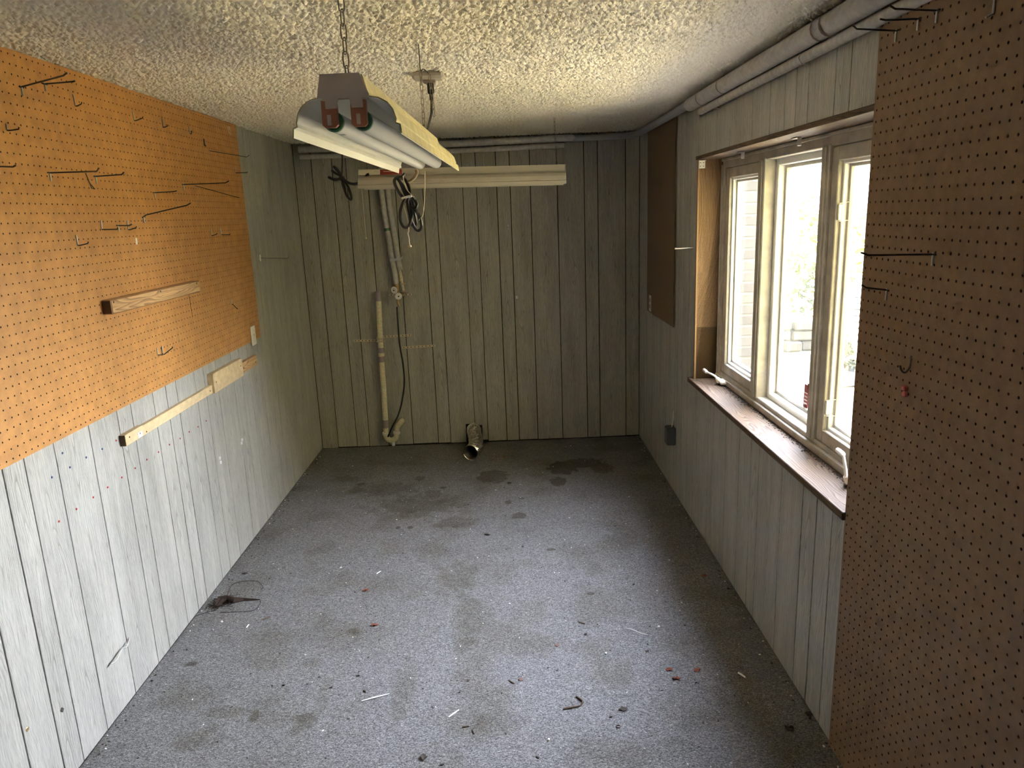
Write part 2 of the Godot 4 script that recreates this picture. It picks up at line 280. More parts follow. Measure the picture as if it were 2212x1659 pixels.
		for k in poly.size():
			var a := poly[k]
			var b := poly[(k + 1) % poly.size()]
			var e := (b - a).normalized()
			var m := T.basis * Vector3(e.y * turn, -e.x * turn, 0)
			var l := a.distance_to(b)
			quad(T * Vector3(a.x, a.y, -depth * 0.5), T * Vector3(b.x, b.y, -depth * 0.5), T * Vector3(b.x, b.y, depth * 0.5), T * Vector3(a.x, a.y, depth * 0.5), m, Vector2(0, 0), Vector2(0, l), Vector2(depth, l), Vector2(depth, 0))

	# open outline (a bent sheet) drawn out along T.basis.z, with a thickness
	func sheet(line: PackedVector2Array, depth: float, thick: float, T: Transform3D) -> void:
		var back := PackedVector2Array()
		for k in line.size():
			var d := (line[mini(k + 1, line.size() - 1)] - line[maxi(k - 1, 0)]).normalized()
			back.append(line[k] + Vector2(-d.y, d.x) * thick)
		var poly := PackedVector2Array(line)
		for k in range(back.size() - 1, -1, -1):
			poly.append(back[k])
		prism(poly, depth, T)

	func shifted(by: Vector3) -> ArrayMesh:
		var w := PackedVector3Array()
		w.resize(v.size())
		for k in v.size():
			w[k] = v[k] - by
		var a := []
		a.resize(Mesh.ARRAY_MAX)
		a[Mesh.ARRAY_VERTEX] = w
		a[Mesh.ARRAY_NORMAL] = n
		a[Mesh.ARRAY_TEX_UV] = t
		a[Mesh.ARRAY_INDEX] = i
		var m := ArrayMesh.new()
		m.add_surface_from_arrays(Mesh.PRIMITIVE_TRIANGLES, a)
		return m

	func foot() -> Vector3:
		var lo := v[0]
		var hi := v[0]
		for p in v:
			lo = lo.min(p)
			hi = hi.max(p)
		return Vector3((lo.x + hi.x) * 0.5, lo.y, (lo.z + hi.z) * 0.5)


# ------------------------------------------------------------------ scene tree helpers
func numbered(called: String, parent: Node) -> String:
	var key := str(parent.get_instance_id()) + called
	var k: int = taken.get(key, 0)
	taken[key] = k + 1
	return called if k == 0 else "%s_%03d" % [called, k]

func where(o: Node) -> Vector3:
	var p := Vector3.ZERO
	while o != self:
		p += (o as Node3D).position
		o = o.get_parent()
	return p

# one named mesh; its own origin lies at the foot of its shape
func obj(called: String, mb: MB, mat: Material, parent: Node = self) -> MeshInstance3D:
	var o := MeshInstance3D.new()
	o.name = numbered(called, parent)
	var f := mb.foot()
	o.mesh = mb.shifted(f)
	o.material_override = mat
	parent.add_child(o, true)
	o.position = f - where(parent)
	o.cast_shadow = GeometryInstance3D.SHADOW_CASTING_SETTING_ON
	return o

func copy_of(called: String, mesh: Mesh, mat: Material, parent: Node, T: Transform3D) -> MeshInstance3D:
	var o := MeshInstance3D.new()
	o.name = numbered(called, parent)
	o.mesh = mesh
	o.material_override = mat
	parent.add_child(o, true)
	o.transform = Transform3D(T.basis, T.origin - where(parent))
	return o

func tag(o: Node, label: String, category: String, group := "") -> Node:
	o.set_meta("label", label)
	o.set_meta("category", category)
	if group != "": o.set_meta("group", group)
	return o

func thing(called: String, at: Vector3, label: String, category: String, group := "") -> Node3D:
	var o := Node3D.new()
	o.name = numbered(called, self)
	add_child(o)
	o.position = at
	tag(o, label, category, group)
	return o

func setting(called: String, label: String, at := Vector3.ZERO) -> Node3D:
	var o := Node3D.new()
	o.name = numbered(called, self)
	add_child(o)
	o.position = at
	o.set_meta("kind", "structure")
	o.set_meta("label", label)
	o.set_meta("category", called.split("_")[0])
	return o

func smooth(p: Array, sub := 5) -> Array:
	var r := []
	for k in p.size() - 1:
		var a: Vector3 = p[maxi(k - 1, 0)]
		var b: Vector3 = p[k]
		var c: Vector3 = p[k + 1]
		var d: Vector3 = p[mini(k + 2, p.size() - 1)]
		for s in sub:
			r.append(b.cubic_interpolate(c, a, d, float(s) / sub))
	r.append(p[p.size() - 1])
	return r


# ------------------------------------------------------------------ materials
func col(r: float, g: float, b: float) -> Color:      # linear base colour -> sRGB
	return Color(r, g, b).linear_to_srgb()

func plain(c: Color, rough := 0.7, metal := 0.0) -> StandardMaterial3D:
	var m := StandardMaterial3D.new()
	m.albedo_color = c
	m.roughness = rough
	m.metallic = metal
	return m

func noise(seed_: int, freq: float, oct := 3, kind := FastNoiseLite.TYPE_SIMPLEX_SMOOTH) -> FastNoiseLite:
	var f := FastNoiseLite.new()
	f.seed = seed_
	f.noise_type = kind
	f.frequency = freq
	f.fractal_octaves = oct
	return f

func tex(w: int, h: int, bytes: PackedByteArray) -> ImageTexture:
	return ImageTexture.create_from_image(Image.create_from_data(w, h, false, Image.FORMAT_RGB8, bytes))

# grey mottle around 1 that breaks up a flat colour
func mottle(size: int, freq: float, lo: float, hi: float, seed_: int, speck := 0.0) -> ImageTexture:
	var im := noise(seed_, freq, 4).get_seamless_image(size, size)
	var src := im.get_data()
	var b := PackedByteArray()
	b.resize(size * size * 3)
	for k in size * size:
		var s := src[k] / 255.0
		var x := lerpf(lo, hi, s)
		if speck > 0.0: x += (rng.randf() - 0.5) * speck
		var y := clampi(int(x * 255.0), 0, 255)
		b[k * 3] = y; b[k * 3 + 1] = y; b[k * 3 + 2] = y
	return tex(size, size, b)

func relief(size: int, freq: float, seed_: int, strength: float, oct := 3) -> ImageTexture:
	var im := noise(seed_, freq, oct).get_seamless_image(size, size)
	im.convert(Image.FORMAT_RGBA8)
	im.bump_map_to_normal_map(strength)
	return ImageTexture.create_from_image(im)

func triplanar(m: StandardMaterial3D, per_metre: float) -> StandardMaterial3D:
	m.uv1_triplanar = true
	m.uv1_world_triplanar = true
	m.uv1_scale = Vector3.ONE * per_metre
	return m

# printed wood grain: six boards side by side, 0.2 m each, 2.44 m tall; arches inside, straight lines at the sides
func grain_sheet(w: int, h: int) -> ImageTexture:
	var b := PackedByteArray()
	b.resize(w * h * 3)
	var n1 := noise(5, 1.0, 3)
	var n2 := noise(9, 1.0, 2)
	var n3 := noise(21, 1.0, 2)
	var bw := w / 6
	for y in h:
		var Y := 2.44 * y / h
		for x in w:
			var bi := mini(x / bw, 5)
			var X := (float(x - bi * bw) / bw - 0.5) * 0.2
			var bend := n1.get_noise_2d(bi * 7.3, Y * 1.3) * 0.05 + n1.get_noise_2d(bi * 3.1 + 50.0, Y * 4.0) * 0.012
			var d := absf(X - bend)
			var arch := sqrt(d * d + 0.00022) * 13.0
			var f := Y * (0.46 + 0.16 * sin(bi * 2.4)) * (1.0 if bi % 2 == 0 else -1.0) - arch + n2.get_noise_2d(X * 12.0 + bi * 11.0, Y * 1.5) * 0.12
			var ph := fposmod(f * 11.5, 1.0)
			var line := pow(ph, 2.6)
			var big := n2.get_noise_2d(X * 9.0 + bi * 31.0, Y * 0.9 + 40.0)
			var pore := n3.get_noise_2d((X + bi) * 420.0, Y * 13.0)
			var fade := 0.55 + 0.45 * n1.get_noise_2d(X * 5.0 + bi * 17.0, Y * 1.7 + 9.0) * 1.8
			var s := 1.0 - 0.26 * line * clampf(fade, 0.25, 1.0) + big * 0.05 - maxf(0.0, pore - 0.05) * 0.26 + n3.get_noise_2d((X + bi) * 110.0, Y * 2.2) * 0.07
			var k := (y * w + x) * 3
			b[k] = clampi(int(s * 232.0), 0, 255)
			b[k + 1] = clampi(int((s - 0.006 * line) * 232.0), 0, 255)
			b[k + 2] = clampi(int((s - 0.03 * line) * 228.0), 0, 255)
	return tex(w, h, b)

# sawn softwood: v runs along the grain, one repeat is 0.5 m across and 1 m along
func pine_sheet(w: int, h: int, line_depth: float, knots: bool) -> ImageTexture:
	var b := PackedByteArray()
	b.resize(w * h * 3)
	var n1 := noise(31, 1.0, 3)
	var n2 := noise(37, 1.0, 2)
	var K := []
	if knots:
		for k in 9: K.append([rng.randf() * 0.5, rng.randf(), rng.randf_range(0.004, 0.009)])
	for y in h:
		var Y := float(y) / h
		for x in w:
			var X := 0.5 * x / w
			var f := X * 95.0 + n1.get_noise_2d(X * 9.0, Y * 1.1) * 4.2
			var dark := 0.0
			for q in K:
				var dd := Vector2(X - q[0], (Y - q[1]) * 0.7).length()
				if dd < q[2] * 5.0:
					f += 3.0 * exp(-dd / q[2])
					dark = maxf(dark, 1.0 - smoothstep(q[2] * 0.6, q[2] * 1.3, dd))
			var line := pow(fposmod(f, 1.0), 2.0)
			var s := 1.0 - line_depth * line + 0.05 * n2.get_noise_2d(X * 300.0, Y * 12.0) + 0.06 * n1.get_noise_2d(X * 14.0, Y * 3.0)
			s -= 0.42 * dark
			var k := (y * w + x) * 3
			b[k] = clampi(int(s * 238.0), 0, 255)
			b[k + 1] = clampi(int((s - 0.05 * line - 0.1 * dark) * 236.0), 0, 255)
			b[k + 2] = clampi(int((s - 0.09 * line - 0.16 * dark) * 230.0), 0, 255)
	return tex(w, h, b)

# speckled carpet with the spills and trodden dirt that lie on it; covers W by 3.7 m
func carpet_sheet(w: int, h: int) -> ImageTexture:
	var b := PackedByteArray()
	b.resize(w * h * 3)
	var coarse := noise(3, 2.2, 4)
	var rag := noise(4, 9.0, 3)
	var mask := PackedFloat32Array()
	mask.resize(256 * 384)
	for my in 384:
		var Z := 3.7 * my / 384.0
		for mx in 256:
			var X := W * mx / 256.0
			mask[my * 256 + mx] = 0.075 + 0.13 * maxf(0.0, coarse.get_noise_2d(X, Z)) * 2.0
	var dirt := PackedFloat32Array()
	dirt.resize(w * h)
	for s in STAINS:
		var big: bool = (s[2] > 0.07 and s[4] < 0.3) or s[1] > 2.5
		var rx: float = s[2] * 1.25
		var rz: float = s[3] * 1.25
		for y in range(maxi(0, int((s[1] - rz * 1.6) / 3.7 * h)), mini(h, int((s[1] + rz * 1.6) / 3.7 * h))):
			var Z := 3.7 * y / h
			for x in range(maxi(0, int((s[0] - rx * 1.6) / W * w)), mini(w, int((s[0] + rx * 1.6) / W * w))):
				var X := W * x / w
				var d := Vector2((X - s[0]) / rx, (Z - s[1]) / rz).length() + rag.get_noise_2d(X * (1.0 if big else 1.6), Z * (1.0 if big else 1.6)) * (0.55 if big else 0.3)
				var q: float = 0.8 * s[4] * (1.0 - (smoothstep(0.35, 1.15, d) if big else smoothstep(0.72, 0.9, d)))
				dirt[y * w + x] = maxf(dirt[y * w + x], q)
	var prev := 0.0
	for y in h:
		for x in w:
			var k := y * w + x
			var r := rng.randf()
			prev = prev * 0.45 + (r - 0.5) * 0.55
			var s := 1.0 + prev * 1.25
			if r > 0.985: s += 0.35
			elif r < 0.03: s -= 0.3
			var g := mask[(y * 384 / h) * 256 + (x * 256 / w)] + dirt[k]
			s *= 1.0 - g * 0.92
			b[k * 3] = clampi(int(s * (150.0 + 22.0 * g)), 0, 255)
			b[k * 3 + 1] = clampi(int(s * (152.0 + 8.0 * g)), 0, 255)
			b[k * 3 + 2] = clampi(int(s * (156.5 - 34.0 * g)), 0, 255)
	return tex(w, h, b)

func make_materials() -> void:
	var panel := plain(col(0.53, 0.52, 0.49), 0.55)
	panel.albedo_texture = grain_sheet(1020, 2048)
	M.panel = panel
	var panel_b := panel.duplicate() as StandardMaterial3D
	panel_b.albedo_color = col(0.51, 0.485, 0.42)
	M.panel_b = panel_b
	M.groove = plain(col(0.012, 0.010, 0.009), 0.95)
	M.shell = plain(col(0.25, 0.22, 0.19), 0.9)

	var peg := plain(col(0.54, 0.26, 0.075), 0.5)
	peg.albedo_texture = mottle(512, 0.03, 0.86, 1.02, 11, 0.07)
	peg.normal_enabled = true
	peg.normal_texture = relief(512, 0.05, 12, 2.0)
	peg.normal_scale = 0.25
	M.peg = triplanar(peg, 0.9)
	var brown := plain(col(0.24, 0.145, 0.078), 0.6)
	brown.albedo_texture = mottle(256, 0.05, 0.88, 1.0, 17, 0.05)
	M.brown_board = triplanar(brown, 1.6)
	M.hardboard = plain(col(0.16, 0.105, 0.06), 0.6)

	var pine := plain(col(0.72, 0.46, 0.22), 0.6)
	pine.albedo_texture = pine_sheet(512, 1024, 0.32, false)
	pine.uv1_scale = Vector3(2, 1, 1)
	M.pine = pine
	var pale := plain(col(0.78, 0.60, 0.34), 0.6)
	pale.albedo_texture = mottle(256, 0.03, 0.86, 1.0, 55, 0.05)
	M.pale = triplanar(pale, 3.0)
	var jamb := plain(col(0.38, 0.235, 0.12), 0.6)
	jamb.albedo_texture = pine_sheet(512, 1024, 0.12, true)
	jamb.uv1_scale = Vector3(2, 1, 1)
	M.jamb = jamb
	var sill := plain(col(0.145, 0.098, 0.060), 0.75)
	sill.albedo_texture = pine_sheet(512, 1024, 0.42, false)
	sill.uv1_scale = Vector3(2, 1, 1)
	M.sill = sill
	M.endgrain_or_shade = plain(col(0.09, 0.055, 0.03), 0.9)  # also colours pegboard hole walls, where the dark tone stands for shade

	var carpet := plain(Color.WHITE, 0.95)
	carpet.albedo_texture = carpet_sheet(1536, 2048)
	carpet.albedo_color = Color(0.81, 0.80, 0.79)
	M.carpet = carpet

	var ceil_ := plain(col(0.76, 0.70, 0.58), 0.95)
	M.ceiling = ceil_
	var paint := plain(col(0.54, 0.50, 0.41), 0.5)
	paint.albedo_texture = mottle(256, 0.02, 0.8, 1.0, 61, 0.03)
	M.paint = triplanar(paint, 2.0)
	M.white_paint = plain(col(0.78, 0.77, 0.72), 0.4)
	M.fixture = plain(col(0.74, 0.73, 0.66), 0.35)
	var yellowed := plain(col(0.72, 0.62, 0.30), 0.45)
	yellowed.albedo_texture = mottle(256, 0.02, 0.8, 1.0, 71, 0.05)
	M.yellowed = triplanar(yellowed, 4.0)
	M.plate = plain(col(0.62, 0.52, 0.48), 0.55)
	M.fixture_beige = plain(col(0.50, 0.46, 0.38), 0.5)  # darker, browner enamel tone for the far fixture
	M.box_grey = plain(col(0.085, 0.095, 0.095), 0.5)
	M.grimy = plain(col(0.42, 0.37, 0.30), 0.6)
	M.label_red = plain(col(0.27, 0.035, 0.03), 0.6)
	M.taupe = plain(col(0.36, 0.28, 0.25), 0.55)
	M.holder = plain(col(0.42, 0.17, 0.10), 0.5)
	M.tube = plain(col(0.80, 0.80, 0.78), 0.25)
	M.green = plain(col(0.02, 0.12, 0.05), 0.35)
	M.chain = plain(col(0.30, 0.26, 0.20), 0.4, 0.8)
	M.steel = plain(col(0.55, 0.54, 0.52), 0.3, 0.9)
	M.dark_steel = plain(col(0.10, 0.085, 0.075), 0.4, 0.7)
	M.black = plain(col(0.018, 0.018, 0.018), 0.45)
	M.cord = plain(col(0.022, 0.018, 0.015), 0.4)
	M.tan_cord = plain(col(0.35, 0.27, 0.16), 0.5)
	M.string = plain(col(0.75, 0.66, 0.50), 0.8)
	M.ivory = plain(col(0.74, 0.70, 0.58), 0.4)
	M.white = plain(col(0.80, 0.80, 0.78), 0.4)
	M.red = plain(col(0.45, 0.04, 0.03), 0.6)
	M.blue = plain(col(0.05, 0.09, 0.22), 0.6)
	M.grey = plain(col(0.30, 0.31, 0.32), 0.6)
	M.clip_red = plain(col(0.5, 0.12, 0.10), 0.6)
	var wrap := plain(col(0.60, 0.58, 0.54), 0.8)
	wrap.albedo_texture = mottle(256, 0.03, 0.82, 1.0, 81, 0.08)
	M.wrap = triplanar(wrap, 3.0)
	var pvc := plain(col(0.86, 0.77, 0.53), 0.4)
	pvc.albedo_texture = mottle(256, 0.05, 0.8, 1.0, 83, 0.1)
	M.pvc = triplanar(pvc, 4.0)
	M.purple = plain(col(0.30, 0.24, 0.26), 0.5)
	M.brass = plain(col(0.42, 0.30, 0.15), 0.4, 0.6)
	var foil := plain(col(0.78, 0.77, 0.74), 0.22, 1.0)
	M.foil = foil
	M.strap = plain(col(0.60, 0.52, 0.36), 0.45, 0.4)
	M.leaf_red = plain(col(0.22, 0.06, 0.03), 0.8)
	M.leaf_dark = plain(col(0.06, 0.05, 0.04), 0.9)
	M.twig = plain(col(0.12, 0.08, 0.05), 0.9)
	M.fluff = plain(col(0.042, 0.026, 0.019), 0.95)
	M.disc = plain(col(0.16, 0.10, 0.08), 0.6)
	var glass := plain(Color(0.92, 0.96, 0.95, 0.07), 0.02)
	glass.transparency = BaseMaterial3D.TRANSPARENCY_ALPHA
	M.glass = glass
	# outside
	M.lawn = triplanar(plain(col(0.48, 0.425, 0.20), 0.95), 1.0)
	M.lawn.albedo_texture = mottle(256, 0.05, 0.6, 1.0, 91, 0.2)
	M.patio = triplanar(plain(col(0.36, 0.32, 0.26), 0.9), 1.0)
	M.patio.albedo_texture = mottle(256, 0.03, 0.8, 1.0, 92, 0.08)
	M.gravel = triplanar(plain(col(0.022, 0.0185, 0.012), 0.95), 3.0)
	M.gravel.albedo_texture = mottle(256, 0.1, 0.35, 1.0, 93, 0.3)
	M.brick = [plain(col(0.062, 0.056, 0.046), 0.9), plain(col(0.075, 0.066, 0.054), 0.9), plain(col(0.052, 0.045, 0.038), 0.9)]
	M.mortar = plain(col(0.13, 0.125, 0.115), 0.95)
	M.stone = [plain(col(0.055, 0.046, 0.030), 0.95), plain(col(0.038, 0.031, 0.021), 0.95), plain(col(0.070, 0.058, 0.038), 0.95)]
	M.mulch = plain(col(0.05, 0.035, 0.022), 0.95)
	M.evergreen = plain(col(0.03, 0.042, 0.012), 0.6)
	M.gap_shade = plain(col(0.02, 0.024, 0.02), 0.8)  # dark tone standing for shade between the lounger slats
	M.leaf = plain(col(0.016, 0.021, 0.0025), 0.8)
	M.leaf.backlight_enabled = true
	M.leaf.backlight = col(0.022, 0.028, 0.0025)
	M.bark = plain(col(0.30, 0.24, 0.18), 0.95)
	M.dark_board = plain(col(0.42, 0.35, 0.125), 0.8)
	M.siding = plain(col(0.16, 0.17, 0.17), 0.8)


# ------------------------------------------------------------------ the room
func plank(parent: Node, at: Vector3, S: Vector3, N: Vector3, s0: float, s1: float, y0: float, y1: float, mat: Material, gap := 0.0021) -> void:
	var mb := MB.new()
	var c := 0.0012
	var th := 0.008
	s0 += gap
	s1 -= gap
	if s1 - s0 < 0.012: return
	var prof := [[s0, -th], [s0, -c], [s0 + c, 0.0], [s1 - c, 0.0], [s1, -c], [s1, -th]]
	var mid := (s0 + s1) * 0.5
	var ucol := (rng.randi() % 6 + 0.5) / 6.0
	var voff := rng.randf() * 0.05
	var fu := 1.0 if rng.randf() < 0.5 else -1.0
	var fv := rng.randf() < 0.5
	for k in 5:
		var a = prof[k]
		var b = prof[k + 1]
		var ds: float = b[0] - a[0]
		var dn: float = b[1] - a[1]
		var m := (S * -dn + N * ds).normalized()
		var uv := []
		var P := []
		for e in [[a, y0], [b, y0], [b, y1], [a, y1]]:
			P.append(at + S * e[0][0] + N * e[0][1] + Vector3.UP * e[1])
			uv.append(Vector2(ucol + fu * (e[0][0] - mid) / 1.2, (2.44 - e[1]) / 2.44 - voff if fv else e[1] / 2.44 + voff))
		mb.quad(P[0], P[1], P[2], P[3], m, uv[0], uv[1], uv[2], uv[3])
	for yy in [[y0, -1.0], [y1, 1.0]]:
		mb.quad(at + S * s0 - N * th + Vector3.UP * yy[0], at + S * s1 - N * th + Vector3.UP * yy[0], at + S * s1 + Vector3.UP * yy[0], at + S * s0 + Vector3.UP * yy[0], Vector3.UP * yy[1])
	obj("plank", mb, mat, parent)

func build_walls() -> void:
	var t := 0.16
	# far wall
	var o := setting("wall_back", "far wall of dark grey-brown grooved wood panelling", Vector3(W * 0.5, 0, 0))
	var mb := MB.new()
	mb.box(Vector3(W * 0.5, H * 0.5, -0.0085 - t * 0.5), Vector3(W + 0.5, H + 0.3, t))
	obj("backing", mb, M.groove, o)
	var g := [0.0, 0.126, 0.275, 0.375, 0.527, 0.723, 0.922, 1.020, 1.216, 1.317, 1.466, 1.565, 1.713, 1.911, 2.109, 2.209, 2.413, W]
	for k in g.size() - 1:
		var low := rng.randf_range(0.002, 0.012)
		if k == 7: # broken out round the flexible duct
			plank(o, Vector3.ZERO, Vector3.RIGHT, Vector3.BACK, g[k], 1.146, 0.006, 0.155, M.panel_b)
			plank(o, Vector3.ZERO, Vector3.RIGHT, Vector3.BACK, g[k], g[k + 1], 0.155, H, M.panel_b)
		elif k == 8:
			plank(o, Vector3.ZERO, Vector3.RIGHT, Vector3.BACK, 1.272, g[k + 1], 0.02, 0.142, M.panel_b)
			plank(o, Vector3.ZERO, Vector3.RIGHT, Vector3.BACK, g[k], g[k + 1], 0.142, H, M.panel_b)
		else:
			plank(o, Vector3.ZERO, Vector3.RIGHT, Vector3.BACK, g[k], g[k + 1], low, H, M.panel_b, 0.0030)
	# pegboard wall
	o = setting("wall_left", "long wall of pale grey grooved wood panelling", Vector3(0, 0, END * 0.5))
	mb = MB.new()
	mb.box(Vector3(-0.0085 - t * 0.5, H * 0.5, END * 0.5), Vector3(t, H + 0.3, END + 0.4))
	obj("backing", mb, M.groove, o)
	g = [0.0, 0.05, 0.232, 0.398, 0.597, 0.801, 0.934, 1.033, 1.191, 1.391, 1.521, 1.643, 1.86, 2.012, 2.121, 2.319, 2.421, 2.54, 2.726, 2.831, 3.025, 3.231, 3.383, 3.48, 3.621]
	while g[-1] < END - 0.25: g.append(g[-1] + [0.1016, 0.1524, 0.2032][rng.randi() % 3])
	g.append(END)
	for k in g.size() - 1:
		plank(o, Vector3.ZERO, Vector3.BACK, Vector3.RIGHT, g[k], g[k + 1], 0.004, H, M.panel, 0.0034 if k in [15, 23] else 0.0021)
	# window wall
	o = setting("wall_right", "window wall of grey grooved wood panelling", Vector3(W, 0, END * 0.5))
	var xo := W + 0.0085
	var xt := 0.20
	mb = MB.new()
	mb.box(Vector3(xo + xt * 0.5, H * 0.5, (Z0 - 0.3) * 0.5), Vector3(xt, H + 0.3, Z0 + 0.3))
	mb.box(Vector3(xo + xt * 0.5, H * 0.5, (Z1 + END + 0.2) * 0.5), Vector3(xt, H + 0.3, END + 0.2 - Z1))
	mb.box(Vector3(xo + xt * 0.5, (Y0 - 0.15 - 0.02) * 0.5, (Z0 + Z1) * 0.5), Vector3(xt, Y0 + 0.15 - 0.02, Z1 - Z0))
	mb.box(Vector3(xo + xt * 0.5, (Y1 + 0.02 + H + 0.15) * 0.5, (Z0 + Z1) * 0.5), Vector3(xt, H + 0.15 - Y1 - 0.02, Z1 - Z0))
	obj("backing", mb, M.groove, o)
	var R := Vector3(W, 0, 0)
	g = [0.0, 0.2, 0.3, 0.5, 0.65, 0.75, 0.95, 1.05, 1.176, 1.25, 1.36, 1.486, Z0]
	for k in g.size() - 1:
		plank(o, R, Vector3.BACK, Vector3.LEFT, g[k], g[k + 1], 0.004, H, M.panel, 0.0034 if k == 8 else 0.0021)
	g = [Z0, 1.707, 1.93, 2.022, 2.225, 2.429, 2.583, 2.679, 2.927, 3.125, 3.242, 3.357, 3.47]
	for k in g.size() - 1:
		plank(o, R, Vector3.BACK, Vector3.LEFT, g[k], g[k + 1], 0.004, Y0 - 0.028, M.panel, 0.0042 if k == 9 else 0.0021)
	g = [Z0, 1.76, 1.951, 2.152, 2.240, 2.445, 2.642, 2.786, 2.888, 2.989, 3.188, 3.287, 3.47]
	for k in g.size() - 1:
		plank(o, R, Vector3.BACK, Vector3.LEFT, g[k], g[k + 1], Y1 + 0.02, H, M.panel, 0.0034 if k == 7 else 0.0021)
	g = [3.47, 3.62]
	while g[-1] < END - 0.25: g.append(g[-1] + [0.1016, 0.1524, 0.2032][rng.randi() % 3])
	g.append(END)
	for k in g.size() - 1:
		plank(o, R, Vector3.BACK, Vector3.LEFT, g[k], g[k + 1], 0.004, H, M.panel)
	# wall behind the camera
	o = setting("wall_front", "plain dark wall behind the viewer", Vector3(W * 0.5, 0, END))
	mb = MB.new()
	mb.box(Vector3(W * 0.5, H * 0.5, END + t * 0.5), Vector3(W + 0.5, H + 0.3, t))
	obj("panel", mb, M.shell, o)
	# floor
	o = setting("floor", "stained grey speckled carpet floor", Vector3(W * 0.5, 0, END * 0.5))
	mb = MB.new()
	for k in 2:
		var za := 3.7 * k
		var zb := minf(END, za + 3.7)
		mb.quad(Vector3(0, 0, za), Vector3(W, 0, za), Vector3(W, 0, zb), Vector3(0, 0, zb), Vector3.UP, Vector2(0, 0), Vector2(1, 0), Vector2(1, (zb - za) / 3.7), Vector2(0, (zb - za) / 3.7))
	mb.quad(Vector3(-0.2, -0.005, -0.2), Vector3(W + 0.2, -0.005, -0.2), Vector3(W + 0.2, -0.005, END + 0.2), Vector3(-0.2, -0.005, END + 0.2), Vector3.UP)
	obj("carpet", mb, M.carpet, o)
	mb = MB.new()
	mb.box(Vector3(W * 0.5, -0.09, END * 0.5), Vector3(W + 0.5, 0.16, END + 0.4))
	obj("slab", mb, M.shell, o)
	# ceiling
	o = setting("ceiling", "off-white popcorn plaster ceiling", Vector3(W * 0.5, H, END * 0.5))
	mb = MB.new()
	mb.box(Vector3(W * 0.5, H + 0.1, END * 0.5), Vector3(W + 0.5, 0.16, END + 0.4))
	obj("slab", mb, M.ceiling, o)
	var pop := popcorn(0.0, 3.66)
	pop.set_meta("kind", "stuff")
	o.add_child(pop)
	pop.position = -o.position

# blobs of sprayed plaster, modelled on a 5 mm grid
func popcorn(za: float, zb: float) -> MeshInstance3D:
	var st := 0.0052
	var nx := int(W / st) + 1
	var nz := int((zb - za) / st) + 1
	var a := noise(101, 0.30, 2)
	var c := noise(102, 0.62, 1)
	var e := noise(103, 0.035, 2)
	var hgt := PackedFloat32Array()
	hgt.resize(nx * nz)
	for z in nz:
		for x in nx:
			var q := a.get_noise_2d(x, z)
			var big := smoothstep(-0.05, 0.42, q)
			hgt[z * nx + x] = 0.0085 * big + 0.0022 * c.get_noise_2d(x, z) + 0.002 * e.get_noise_2d(x, z)
	var vv := PackedVector3Array()
	var nn := PackedVector3Array()
	vv.resize(nx * nz)
	nn.resize(nx * nz)
	for z in nz:
		for x in nx:
			var k := z * nx + x
			var l := hgt[k - 1] if x > 0 else hgt[k]
			var r := hgt[k + 1] if x < nx - 1 else hgt[k]
			var d := hgt[k - nx] if z > 0 else hgt[k]
			var u := hgt[k + nx] if z < nz - 1 else hgt[k]
			vv[k] = Vector3(x * W / (nx - 1), H + 0.003 - hgt[k], za + z * st)
			nn[k] = Vector3(-(r - l) / (2 * st), -1.0, -(u - d) / (2 * st)).normalized()
	var ii := PackedInt32Array()
	ii.resize((nx - 1) * (nz - 1) * 6)
	var w := 0
	for z in nz - 1:
		for x in nx - 1:
			var k := z * nx + x
			ii[w] = k; ii[w + 1] = k + nx; ii[w + 2] = k + 1
			ii[w + 3] = k + 1; ii[w + 4] = k + nx; ii[w + 5] = k + nx + 1
			w += 6
	var arr := []
	arr.resize(Mesh.ARRAY_MAX)
	arr[Mesh.ARRAY_VERTEX] = vv
	arr[Mesh.ARRAY_NORMAL] = nn
	arr[Mesh.ARRAY_INDEX] = ii
	var m := ArrayMesh.new()
	m.add_surface_from_arrays(Mesh.PRIMITIVE_TRIANGLES, arr)
	var o := MeshInstance3D.new()
	o.name = "popcorn_texture"
	o.mesh = m
	o.material_override = M.ceiling
	return o

